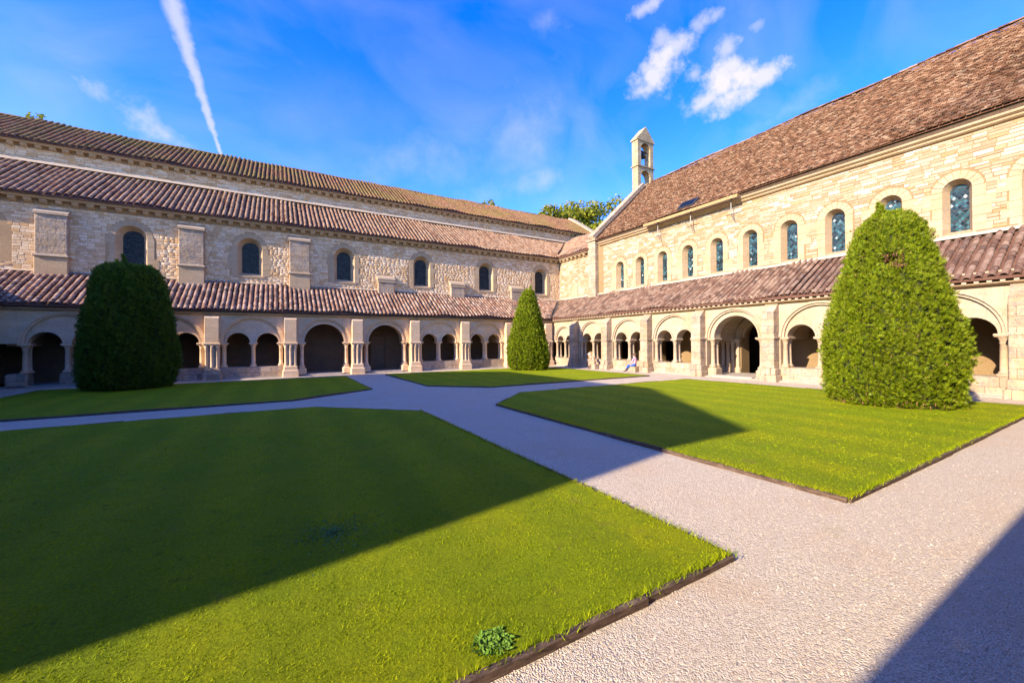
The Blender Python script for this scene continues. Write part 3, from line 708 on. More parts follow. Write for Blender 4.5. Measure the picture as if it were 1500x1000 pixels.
    # piers
    for p in piers:
        mb = MB(); mb.box(p-.36, p+.36, 0.003, TH-.003, -.02, ZA-.002); mesh_obj('wall', mb, mat, root)
        if style == 'cluster':
            pr = MB(); pr.bbox(p-.36, p+.36, -.36, .0, ZA+.002, 3.80, .02)
            pr.prism_yz([(-.36, 3.802), (0, 3.802), (0, 3.98), (-.30, 3.88)], p-.36, p+.36); mesh_obj('buttress_block', pr, 'weathered_stone' if False else mat, root)
            im = MB(); im.bbox(p-.44, p+.44, -.44, -.003, ZA-.12, ZA, .03); im.bbox(p-.40, p+.40, -.40, -.003, ZA-.19, ZA-.122, .03); mesh_obj('impost', im, mat, root)
            pl = MB(); pl.bbox(p-.42, p+.42, -.46, -.002, .46, .74, .06); pl.bbox(p-.48, p+.48, -.56, -.002, -.02, .46, .05); mesh_obj('plinth', pl, 'weathered_stone' if p < -2 else mat, root)
            for dx, dy in ((-.27, -.27), (0, -.29), (.27, -.27)):
                cl = MB(); cl.lathe([(.11, .74), (.115, .78), (.095, .82), (.085, .9), (.08, 1.86), (.095, 1.88), (.085, 1.90), (.11, 1.98), (.14, 2.10)], p+dx, dy, 10); mesh_obj('colonnette', cl, mat, root, smooth=True)
            core = MB(); core.box(p-.30, p+.30, -.22, -.004, .70, ZA-.15); mesh_obj('pier_core', core, mat, root)
        else:
            jl = [jitter(.02) for _ in range(6)]
            pr = MB(); pr.bbox(p-.31, p+.31, -.55, -.002, .70, 3.55, .025)
            pr.prism_yz([(-.548, 3.552), (-.002, 3.552), (-.002, 4.05), (-.06, 4.05)], p-.308, p+.308); mesh_obj('buttress', pr, 'weathered_stone', root)
            im = MB(); im.bbox(p-.35, p+.35, -.585, -.002, ZA-.06, ZA+.03, .02); mesh_obj('impost', im, 'weathered_stone', root)
            for zz0, zz1, e in ((-.02, .36, .13), (.36, .70, .06)):
                x = p-.31-e; k = 0
                while x < p+.31+e-.02:
                    w = min(random.uniform(.35, .6), p+.31+e-x); w = p+.31+e-x if p+.31+e-x-w < .2 else w
                    bb = MB(); bb.bbox(x+.004, x+w-.004, -.55-e+jitter(.03), -.004, zz0+.003, zz1-.003, .045); mesh_obj('base_stone', bb, 'weathered_stone', root); x += w
    # cornice, wall plate and roof
    co = MB(); co.prism_yz([(-.12, ZE-.26), (.03, ZE-.26), (.03, ZE-.158), (-.26, ZE-.158), (-.24, ZE-.2)], u0+.05, u1-.05); mesh_obj('cornice', co, 'ochre_stone', root)
    tw = MB(); tw.box(u0, u1, .002, TH, ZE-.155, ZE+.28); mesh_obj('wall_plate', tw, mat, root)
    if style == 'solid':
        de = MB()
        for k in range(int((u1-u0-.8)/.31)): x = u0+.45+k*.31; de.box(x, x+.12, VE+.04, -.1, ZE-.157, ZE-.08)
        mesh_obj('eave_dentils', de, 'mortar_fillet', root, 'stuff')
    ul = lambda v: (u0-v, u1+v)
    sl = MB(); sl.box(u0+.5, u1-.5, VE+.06, .01, ZE-.078, ZE-.045); mesh_obj('eave_board', sl, 'dark_wood', root)
    barrel_roof(root, 'roof', tmat, ul, VE, ZE+.05, DEP+.02, ZT, limit=tiles_limit, in_view=in_view)
    fi = MB(); fi.prism_yz([(DEP-.18, ZT+.02), (DEP-.02, ZT+.02), (DEP-.02, ZT+.17)], u0-DEP+.1, u1+DEP-.1); mesh_obj('flashing', fi, 'mortar_fillet', root)
    return root
NP = [.69+4.2*k for k in range(-2, 6)]
g_n = gallery('cloister_gallery', 'long arcaded gallery with clustered piers under a tiled roof along the church', (0, 30.5), 0, NP,
              list('dttsstttt'), -12.25, 22.4, 'cluster', 'arcade_stone')
EP = [-27.05, -23.1, -19.2, -15.2, -11.08, -6.98, -2.88]
g_e = gallery('cloister_gallery', 'sunlit pale arcaded gallery with square buttresses below the dormitory wall', (22.4, 0), -PI/2, EP,
              list('ttttsttt'), -30.5, 0.95, 'solid', 'pale_stone', tmat='east_tile')
WP = [3.26+3.98*k for k in range(0, 7)]
g_w = gallery('cloister_gallery', 'shaded arcaded gallery in front of the western range', (-12.3, 0), PI/2, WP, list('tttststt'), -0.95, 30.5, 'solid', 'arcade_stone', 0, False)
SP_ = sorted(-(2.4+4.2*k) for k in range(-3, 5))
g_s = gallery('cloister_gallery', 'southern arcaded gallery opposite the church', (0, -0.95), PI, SP_, list('ttststttt'), -22.4, 12.3, 'solid', 'arcade_stone', 0, False)
bw = MB(); bw.box(-4.1, 33.6, DEP+.03, DEP+.5, -.05, ZT-.12); mesh_obj('back_wall', bw, 'church_mortar', g_w)
bw = MB(); bw.box(-15.3, 25.4, DEP-.09, DEP-.03, .05, ZA+1.75); mesh_obj('back_wall', bw, 'inner_shade_stone', g_n)
bw = MB(); bw.bbox(6.35, 7.45, DEP-.32, DEP-.092, .09, ZA+.5, .03); mesh_obj('pilaster', bw, 'inner_shade_stone', g_n)
# lead valley gutters where the gallery roofs meet
for (x0, y0, x1, y1, r_) in ((22.08, 30.18, 25.45, 33.55, g_e), (-11.98, 30.18, -15.35, 33.55, g_w)):
    a = Vector((x0, y0, ZE+.07)); b = Vector((x1, y1, ZT+.02)); d = (b-a).normalized(); s = d.cross(Vector((0, 0, 1))).normalized()*.11; up = Vector((0, 0, .12))
    mb = MB(); mb.add([a-s+up*.9, a+up*.5, a+s+up*.9, b-s+up*.9, b+up*.5, b+s+up*.9], [(0, 1, 4, 3), (1, 2, 5, 4)])
    inv = root_matrix(r_).inverted(); mb.v = [tuple(inv@Vector(p)) for p in mb.v]
    mesh_obj('valley_gutter', mb, 'lead', r_)

# ================================================================== CHURCH (local: x = world x, y = world y - 33.5)
ch = thing('abbey_church', 'long stone church with buttresses, arched windows and two stepped tiled roofs', 'church', (0, 33.5, 0))
CU0, CU1 = -34, 25.5
WINS = [(-14.1, 0), (-7.9, 0), (-1.69, 0), (4.5, 0), (10.7, 0), (16.9, 0), (23.15, 0)]
SILL, SPR, HW, GW = 7.02, 8.92, .74, .50
mb = MB(); wall_with_windows(mb, CU0, CU1, -.05, 10.62, 0, .9, [(x, HW, SILL, SPR) for x, _ in WINS])
aw = mesh_obj('aisle_wall', mb, 'church_mortar', ch)
BX = [(-17.5, 1), (-11.25, 1), (-4.9, 1), (1.38, 1), (7.62, 0), (13.88, 0), (20.1, 0)]
def excl_church(z0, z1):
    o = []
    for x, tall in BX:
        top = 10.05 if tall else 7.72
        if z0 < top: o.append((x-.62, x+.62))
    for x, _ in WINS:
        if z1 > SILL-.03 and z0 < SPR: o.append((x-HW-.45, x+HW+.45))
        elif SPR <= z0 < SPR+HW+.3:
            w = math.sqrt(max((HW+.30)**2-(z0-SPR)**2, 0)); o.append((x-w, x+w))
    return o
rubble(aw, ch, -24, CU1, ZT+.05, 10.30, 0, excl_church, 'church_stone', (.10, .19), (.18, .46), proud=(.005, .016))
for x, _ in WINS[1:]:
    w = MB(); splay(w, x, SILL, SPR, HW, GW, 0.0, .46); wo = mesh_obj('window', w, 'ochre_stone', ch)
    leaded(wo, x, .44, SILL+.22, SPR, GW, .15, 'dark_leaded_glass')
    surround(wo, x, SILL, SPR, HW, 0, 'ochre_stone')
    sb = MB(); sb.box(x-HW-.12, x+HW+.12, -.05, .02, SILL-.14, SILL-.021); mesh_obj('sill', sb, 'ochre_stone', wo)
for x, tall in BX:
    bm_ = MB(); top = 9.72 if tall else 7.30; hw = .65
    dpt = .40
    bm_.bbox(x-hw, x+hw, -dpt, -.002, 7.42 if tall else 6.2, top, .03)
    bo = mesh_obj('buttress', bm_, 'weathered_stone', ch)
    cp = MB(); cp.prism_yz([(-dpt-.07, top+.002), (-.002, top+.002), (-.002, top+.44), (-dpt-.07, top+.14)], x-hw-.06, x+hw+.06); mesh_obj('cap', cp, 'pale_stone', bo)
    if tall:
        lb = MB(); lb.bbox(x-hw-.03, x+hw+.03, -dpt-.05, -.002, 5.9, 7.30, .03); mesh_obj('base', lb, 'ochre_stone', bo)
        rl = MB(); rl.bbox(x-hw-.10, x+hw+.10, -dpt-.13, -.002, 7.302, 7.418, .04); mesh_obj('moulding', rl, 'pale_stone', bo)
    else:
        rl = MB(); rl.bbox(x-hw-.05, x+hw+.05, -dpt-.06, -.004, top-.16, top-.03, .03); mesh_obj('moulding', rl, 'pale_stone', bo)
# eaves: corbels and cornice slab
def eaves(root, u0, u1, y, zc, sp, mat='ochre_stone'):
    co = MB(); co.prism_yz([(y-.34, zc+.02), (y+.05, zc+.02), (y+.05, zc+.20), (y-.40, zc+.20), (y-.40, zc+.12)], u0, u1); mesh_obj('cornice', co, mat, root)
    n = int((u1-u0)/sp)
    cb = MB(); cb.prism_yz([(-.28, 0), (0, -.0), (0, -.24), (-.10, -.23), (-.24, -.13)], -.15, .15)
    me = mesh_obj('corbel', cb, mat, root); dat = me.data; bpy.data.objects.remove(me)
    for k in range(n):
        o = mesh_obj('corbel', None, None, root, data=dat); o.location = (u0+(k+.5)*sp+jitter(.03), y-.002, zc+.018); o.scale = (random.uniform(.85, 1.12), 1, random.uniform(.9, 1.08))
eaves(ch, -22, 25.5, 0, 10.60, .63)
AV0, AZ0, AV1, AZ1 = -.50, 10.87, 4.25, 13.95
barrel_roof(ch, 'aisle_roof', 'aisle_tile', lambda v: (CU0, 25.45+max(v+.05, 0)), AV0, AZ0, AV1, AZ1, .31, .37, 300)
mb = MB(); mb.box(CU0, 33.4, 4.25, 5.1, 10, 15.20); cw = mesh_obj('clerestory_wall', mb, 'church_mortar', ch)
rubble(cw, ch, -26, 31, 14.25, 14.95, 4.25, lambda a, b: [], 'church_stone', (.12, .19), (.25, .6), 300)
fi = MB(); fi.prism_yz([(3.95, 13.98), (4.24, 13.98), (4.24, 14.26), (4.12, 14.22)], CU0, 30.4); mesh_obj('flashing', fi, 'mortar_fillet', ch)
eaves(ch, -30, 33.4, 4.25, 15.12, .63)
barrel_roof(ch, 'nave_roof', 'nave_tile', lambda v: (CU0, 34.0), 3.78, 15.36, 8.75, 18.50, .31, .38, 300)
nb = MB(); nb.add([(CU0, 8.77, 18.50), (34, 8.77, 18.50), (34, 13.7, 15.36), (CU0, 13.7, 15.36)], [(0, 1, 2, 3)]); mesh_obj('north_roof_slope', nb, 'nave_tile', ch)
nb = MB(); nb.box(CU0, 34, 12.4, 13.2, 0, 15.3); mesh_obj('north_wall', nb, 'church_mortar', ch)
rv, rf = barrel_base(.15, .48, 6)
rm = [Matrix.Translation((x+jitter(.01), 8.77, 18.47+.03*math.sin(x*.7)+jitter(.008)))@Euler((0, 0, -PI/2)).to_matrix().to_4x4()@Euler((rad(2)+jitter(.03), 0, jitter(.04))).to_matrix().to_4x4() for x in np.arange(CU0, 34, .4)]
emit('ridge_tile', rv, rf, rm, ch, 'nave_tile', root_matrix(ch), 300, 'ridge_tiles')
gp = MB(); gp.prism_yz([(4.0, 15.0), (8.77, 18.62), (13.5, 15.0)], 34.0, 34.6); mesh_obj('gable_wall', gp, 'church_mortar', ch)
gp = MB()
for a, b in (((3.7, 15.35), (8.77, 18.66)), ((8.77, 18.66), (13.8, 15.35))):
    gp.prism_yz([a, b, (b[0], b[1]+.28), (a[0], a[1]+.28)], 33.9, 34.75)
mesh_obj('coping', gp, 'pale_stone', ch)
# lower link between church and dormitory, same eaves height, facing the garden to the west
tr = thing('transept_link', 'short pale stone wall with a blind arch under a small tiled roof in the corner', 'building', (25.5, 0, 0), -PI/2)
mb = MB(); mb.box(-33.49, -27.6, .0, .9, -.05, 10.62); tw_ = mesh_obj('wall', mb, 'dormitory_mortar', tr)
rubble(tw_, tr, -33.45, -28.6, ZT+.05, 10.3, 0, lambda a, b: [(-31.55, -30.55)] if a < 8.05 else [], 'dormitory_stone', limit=120)
eaves(tr, -33.4, -28.7, 0, 10.60, .63)
ni = MB(); ni.prism_xz([(-31.5, 6.5), (-30.6, 6.5)]+arc(-31.05, 7.55, .45, 12, 0, PI), -.012, .002); nio = mesh_obj('blind_niche', ni, 'ochre_stone', tr)
ni = MB(); ni.arch_band(-31.05, 7.55, .45, .62, -.05, .0); mesh_obj('niche_arch', ni, 'pale_stone', nio)
barrel_roof(tr, 'roof', 'aisle_tile', lambda v: (-33.45-max(v+.05, 0), -28.35), AV0, AZ0, AV1+.6, AZ1+.35, .31, .37, 120)
gv = MB(); a = Vector((-33.95+.5, -.5, AZ0+.05)); b = Vector((-38.2, 4.75, AZ1+.30))
gv.add([(-32.95, -.5, AZ0+.1), (-33.0-.06, -.5, AZ0+.03), (-33.15, -.5, AZ0+.1), (-37.7, 4.2, AZ1+.12), (-37.8, 4.2, AZ1+.05), (-37.9, 4.2, AZ1+.12)], [(0, 1, 4, 3), (1, 2, 5, 4)]); mesh_obj('valley_gutter', gv, 'lead', tr)

# ================================================================== DORMITORY (local x = -world y, local y = world x - 25.5)
do = thing('dormitory_building', 'tall sunlit stone building with a row of arched windows under a steep brown roof', 'building', (25.5, 0, 0), -PI/2)
DW = [-(5.07+2.2*k) for k in range(-3, 10)]
DS, DSP, DHW, DGW = 6.70, 8.62, .44, .285
DU0, DU1 = -27.6, 14
mb = MB(); wall_with_windows(mb, DU0, DU1, 6.2, 11.10, 0, .9, [(x, DHW, DS, DSP) for x in DW])
# lower part with the doorway behind the gallery
OPEN = [(-24.7, .85, .62), (-20.1, .85, .62), (-13.4, 1.1, -.05)]
xx = DU0
for xc, hw_, sl_ in OPEN:
    mb.box(xx, xc-hw_, 0, .9, -.05, 6.2)
    if sl_ > 0: mb.box(xc-hw_, xc+hw_, 0, .9, -.05, sl_)
    mb.prism_xz([(xc-hw_, 2.3)]+arc(xc, 2.3, hw_, 16)[1:-1]+[(xc+hw_, 2.3), (xc+hw_, 6.2), (xc-hw_, 6.2)], 0, .9); xx = xc+hw_
mb.box(xx, DU1, 0, .9, -.05, 6.2)
dw = mesh_obj('wall', mb, 'dormitory_mortar', do)
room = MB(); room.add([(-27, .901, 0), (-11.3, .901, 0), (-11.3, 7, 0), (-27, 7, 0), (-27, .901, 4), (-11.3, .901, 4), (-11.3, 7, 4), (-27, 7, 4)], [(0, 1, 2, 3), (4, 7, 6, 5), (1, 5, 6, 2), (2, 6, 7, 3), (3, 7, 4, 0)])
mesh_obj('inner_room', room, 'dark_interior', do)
pa = MB(); pa.arch_band(-13.4, 2.3, 1.1, 1.42, -.10, .02); pa.arch_band(-13.4, 2.3, .98, 1.098, .05, .3); mesh_obj('portal_arch', pa, 'pale_stone', do)
for k, (x, y) in enumerate([(-14.66, -.12), (-14.98, -.12), (-15.3, -.12), (-15.62, -.12), (-12.14, -.12), (-11.8, -.12)]):
    cl = MB(); cl.lathe([(.17, .10), (.17, .35), (.13, .42), (.115, .5), (.11, 1.86), (.13, 1.9), (.12, 1.93), (.16, 2.05), (.19, 2.14)], x, y, 12); cl.bbox(x-.2, x+.2, y-.2, y+.12, 2.14, 2.28, .02)
    mesh_obj('portal_column', cl, 'pale_stone', do, smooth=False)
for xc in (-24.7, -20.1):
    pa = MB(); pa.arch_band(xc, 2.3, .85, 1.10, -.08, .02); mesh_obj('opening_arch', pa, 'pale_stone', do)
for y0 in (17.6, 22.4, 9.2, 5.2):
    for dx in (-.25, .25):
        cl = MB(); cl.lathe([(.15, .10), (.15, .35), (.11, .42), (.10, .5), (.095, 1.86), (.12, 1.9), (.16, 2.1)], -y0+dx, -.1, 10); cl.bbox(-y0+dx-.18, -y0+dx+.18, -.28, .0, 2.1, 2.25, .02); mesh_obj('respond_column', cl, 'pale_stone', do)
def excl_dorm(z0, z1):
    o = []
    for x in DW:
        if z1 > DS-.03 and z0 < DSP: o.append((x-DHW-.38, x+DHW+.38))
        elif DSP <= z0 < DSP+DHW+.36:
            w = math.sqrt(max((DHW+.36)**2-(z0-DSP)**2, 0)); o.append((x-w, x+w))
    return o
rubble(dw, do, -26.9, 4.5, ZT+.06, 10.9, 0, excl_dorm, 'dormitory_stone', (.11, .23), (.2, .66), proud=(.006, .024), gap=.02)
for x in DW:
    w = MB(); splay(w, x, DS, DSP, DHW, DGW, 0.0, .42, .16); wo = mesh_obj('window', w, 'ochre_stone', do)
    leaded(wo, x, .40, DS+.16, DSP, DGW, .17, 'leaded_glass'); surround(wo, x, DS, DSP, DHW, 0, 'ochre_stone', .34)
    sb = MB(); sb.box(x-DHW-.1, x+DHW+.1, -.05, .02, DS-.10, DS-.021); mesh_obj('sill', sb, 'pale_stone', wo)
# cornice of two rolls, timber eave above
co = MB(); co.prism_yz([(.02, 10.90), (-.10, 10.92), (-.17, 10.97), (-.18, 11.03), (-.22, 11.05), (-.32, 11.11), (-.34, 11.19), (.02, 11.19)], DU0+.3, DU1); mesh_obj('cornice', co, 'ochre_stone', do)
eb = MB(); eb.box(DU0+.3, DU1, -.30, .5, 11.192, 11.44); mesh_obj('eave_board', eb, 'dark_wood', do)
DV0, DZ0, DV1, DZ1 = -.46, 11.47, 6.9, 18.15
def dorm_roof():
    a = math.atan2(DZ1-DZ0, DV1-DV0); Ls = math.hypot(DZ1-DZ0, DV1-DV0)
    dk = MB(); dk.add([(DU0, DV0+.05, DZ0-.06), (DU1, DV0+.05, DZ0-.06), (DU1, DV1, DZ1-.12), (DU0, DV1, DZ1-.12), (DU1, 2*DV1-DV0, DZ0), (DU0, 2*DV1-DV0, DZ0)], [(0, 1, 2, 3), (3, 2, 4, 5)])
    d = mesh_obj('roof', dk, 'plain_tile', do)
    bv = np.array([(-.5, 0, .036), (.5, 0, .036), (.5, 1, 0), (-.5, 1, 0), (-.5, 0, 0), (.5, 0, 0)], float); bf = np.array([(0, 1, 2, 3), (4, 5, 1, 0)])
    mats = []; rot = Euler((a, 0, 0)).to_matrix().to_4x4(); expo, wd = .15, .20
    for r in range(int(Ls/expo)):
        for c in range(int((6.0-DU0)/wd)):
            u = DU0+.3+(c+.5+(.5 if r % 2 else 0)+jitter(.06))*wd; s = r*expo+jitter(.014)
            if s < 0: s = 0
            sag = .035*math.sin(u*.9+s*.8)+.03*math.sin(u*.37+2+s*1.3)
            if random.random() < .012: s -= .05
            p = Vector((u, DV0+s*math.cos(a)-math.sin(a)*sag, DZ0+s*math.sin(a)+math.cos(a)*sag+.012+random.uniform(0, .012)))
            mats.append(Matrix.Translation(p)@rot@Euler((rad(-5)+jitter(.10), jitter(.13), jitter(.10))).to_matrix().to_4x4()@Matrix.Diagonal((wd*random.uniform(.88, .97), expo*1.5, random.uniform(.7, 1.5), 1)))
    emit('roof_tile', bv, bf, mats, d, 'plain_tile', root_matrix(do), 300, 'roof_tiles')
    return d
dormroof = dorm_roof()
rm = [Matrix.Translation((x, DV1, DZ1-.02+.04*math.sin(x*.8)+jitter(.012)))@Euler((0, 0, -PI/2)).to_matrix().to_4x4()@Euler((rad(2)+jitter(.05), 0, jitter(.06))).to_matrix().to_4x4() for x in np.arange(DU0+.3, 8, .38)]
emit('ridge_tile', rv, rf, rm, do, 'plain_tile', root_matrix(do), 300, 'ridge_tiles')
# gable at the church end, corner pilaster, coping
gw = MB(); gw.prism_yz([(-.1, 10.6), (-.1, 11.85), (6.9, 18.2), (13.9, 11.85), (13.8, 0), (.9, 0), (.9, 10.6)], -28.15, -27.6); mesh_obj('gable_wall', gw, 'dormitory_mortar', do)
pl = MB(); pl.bbox(-28.55, -27.55, -.42, -.003, 6.3, 11.45, .03); pl.bbox(-28.65, -27.45, -.52, -.004, 11.452, 11.68, .04); mesh_obj('corner_pilaster', pl, 'weathered_stone', do)
n = 11
for k in range(n):
    q0, q1 = k/n, (k+1)/n; A_ = Vector((-.5, 11.56)); B_ = Vector((6.35, 17.78)); p0 = A_+(B_-A_)*q0; p1 = A_+(B_-A_)*(q1-.004)
    cc = MB(); t = .30+jitter(.02); cc.prism_yz([(p0.x, p0.y), (p1.x, p1.y), (p1.x-.18, p1.y+t), (p0.x-.18, p0.y+t)], -28.28+jitter(.015), -27.52+jitter(.015)); mesh_obj('coping_stone', cc, 'weathered_stone', do)
# skylight, hanging plank with iron brackets
a = math.atan2(DZ1-DZ0, DV1-DV0)
def on_roof(u, s, h): return (u, DV0+s*math.cos(a)-math.sin(a)*h, DZ0+s*math.sin(a)+math.cos(a)*h)
sk = MB(); P = [on_roof(u, s, h) for h in (.03, .16) for u, s in ((-18.9, .25), (-17.55, .25), (-17.55, 1.2), (-18.9, 1.2))]
sk.add(P, [(4, 5, 6, 7), (0, 1, 5, 4), (1, 2, 6, 5), (2, 3, 7, 6), (3, 0, 4, 7)]); sko = mesh_obj('skylight', sk, 'lead', do)
gl = MB(); P = [on_roof(u, s, .168) for u, s in ((-18.8, .34), (-17.65, .34), (-17.65, 1.1), (-18.8, 1.1))]; gl.add(P, [(0, 1, 2, 3)]); mesh_obj('pane', gl, 'dark_leaded_glass', sko)
hb = thing('hanging_scaffold_plank', 'narrow wooden plank slung on iron brackets under the dormitory eave', 'plank', (25.5, 0, 10.9), -PI/2)
pk = MB(); pk.box(-21.6, -14.2, -.78, -.48, .33, .39); pk.box(-21.6, -14.2, -.80, -.765, .22, .40); mesh_obj('plank', pk, 'plank_wood', hb)
for u in (-20.5, -17.7, -14.8):
    br = MB(); br.tube([(u, -.45, .55), (u, -.45, -.55), (u+.03, -.22, -1.0)], .028); br.tube([(u-.5, -.42, -.35), (u+.5, -.42, -.35)], .022); br.tube([(u, -.82, .31), (u, -.05, .31)], .024); mesh_obj('bracket', br, 'old_metal', hb)
# belfry on the gable
bf_ = thing('bell_gable', 'slender open stone bell gable with two stacked arches on the roof end', 'belfry', (32.4, 28.3, 17.0))
b1 = MB()
hw, ty = 1.15, .38
def arched_tier(mb, z0, z1, zs, r, hw):
    mb.prism_xz([(-hw, z0), (-r, z0), (-r, zs)]+arc(0, zs, r, 14)[1:-1]+[(r, zs), (r, z0), (hw, z0), (hw, z1), (-hw, z1)], -ty, ty)
arched_tier(b1, .3, 2.85, 1.85, .70, hw); b1.box(-hw-.12, hw+.12, -ty-.04, ty+.04, -1.2, .298)
mesh_obj('lower_tier', b1, 'belfry_stone', bf_)
b2 = MB(); b2.box(-hw-.10, hw+.10, -ty-.10, ty+.10, 2.852, 2.96); mesh_obj('string_course', b2, 'belfry_stone', bf_)
b3 = MB(); arched_tier(b3, 2.962, 5.55, 4.65, .68, hw); mesh_obj('upper_tier', b3, 'belfry_stone', bf_)
b4 = MB(); b4.prism_xz([(-hw-.13, 5.50), (hw+.13, 5.50), (hw+.13, 5.62), (0, 7.0), (-hw-.13, 5.62)], -ty-.08, ty+.08); mesh_obj('gable_cap', b4, 'belfry_stone', bf_)
be = thing('church_bell', 'small dark bronze bell hanging in the upper arch of the bell gable', 'bell', (32.4, 28.3, 21.0))
bl = MB(); bl.lathe([(.02, .55), (.14, .54), (.19, .45), (.21, .25), (.26, .08), (.33, 0), (.30, 0)], 0, 0, 16); mesh_obj('bell_body', bl, 'bronze', be, smooth=True)
yk = MB(); yk.box(-.52, .52, -.07, .07, .56, .70); mesh_obj('yoke', yk, 'dark_wood', be)
ck = MB(); ck.tube([(0, 0, .3), (0, 0, -.06)], [.015, .04]); mesh_obj('clapper', ck, 'bronze', be)

# ================================================================== WEST RANGE (beyond the left edge, it throws the long shadow)
we = thing('west_range', 'long stone range with a hipped tiled roof behind the western gallery', 'building', (-16, 12.85, 0))
wb = MB(); wb.box(-10, 0, -11.5, 11.2, -.05, 12.4); mesh_obj('wall', wb, 'church_mortar', we)
wr = MB(); wr.add([(.35, -11.9, 12.41), (.35, 11.55, 12.41), (-10.35, 11.55, 12.41), (-10.35, -11.9, 12.41), (-5, -6.6, 17.5), (-5, 6.3, 17.5)],
                  [(0, 1, 5, 4), (1, 2, 5), (2, 3, 4, 5), (3, 0, 4), (3, 2, 1, 0)]); mesh_obj('roof', wr, 'plain_tile', we)
for k in range(5):
    for zz in (7.2, 9.9):
        wm = MB(); wm.box(-.02, .03, -9.5+k*4.6, -8.6+k*4.6, zz, zz+1.5); wo = mesh_obj('window', wm, 'pale_stone', we)
        wm = MB(); wm.box(.031, .04, -9.4+k*4.6, -8.7+k*4.6, zz+.1, zz+1.4); mesh_obj('pane', wm, 'dark_leaded_glass', wo)
gt = MB(); gt.tube([(-21.5, VE-.10, ZE+.13), (11.4, VE-.10, ZE+.13)], .10, 10); mesh_obj('shadow_edge_tube', gt, 'old_metal', g_s)  # unseen tube added along the southern eave to straighten its shadow edge
sr = thing('south_range', 'plain stone wall standing behind the southern gallery', 'wall', (5, -4.06, 0))
sb = MB(); sb.box(-20.4, 20.4, -.6, 0, -.05, 6.9); mesh_obj('wall', sb, 'church_mortar', sr)

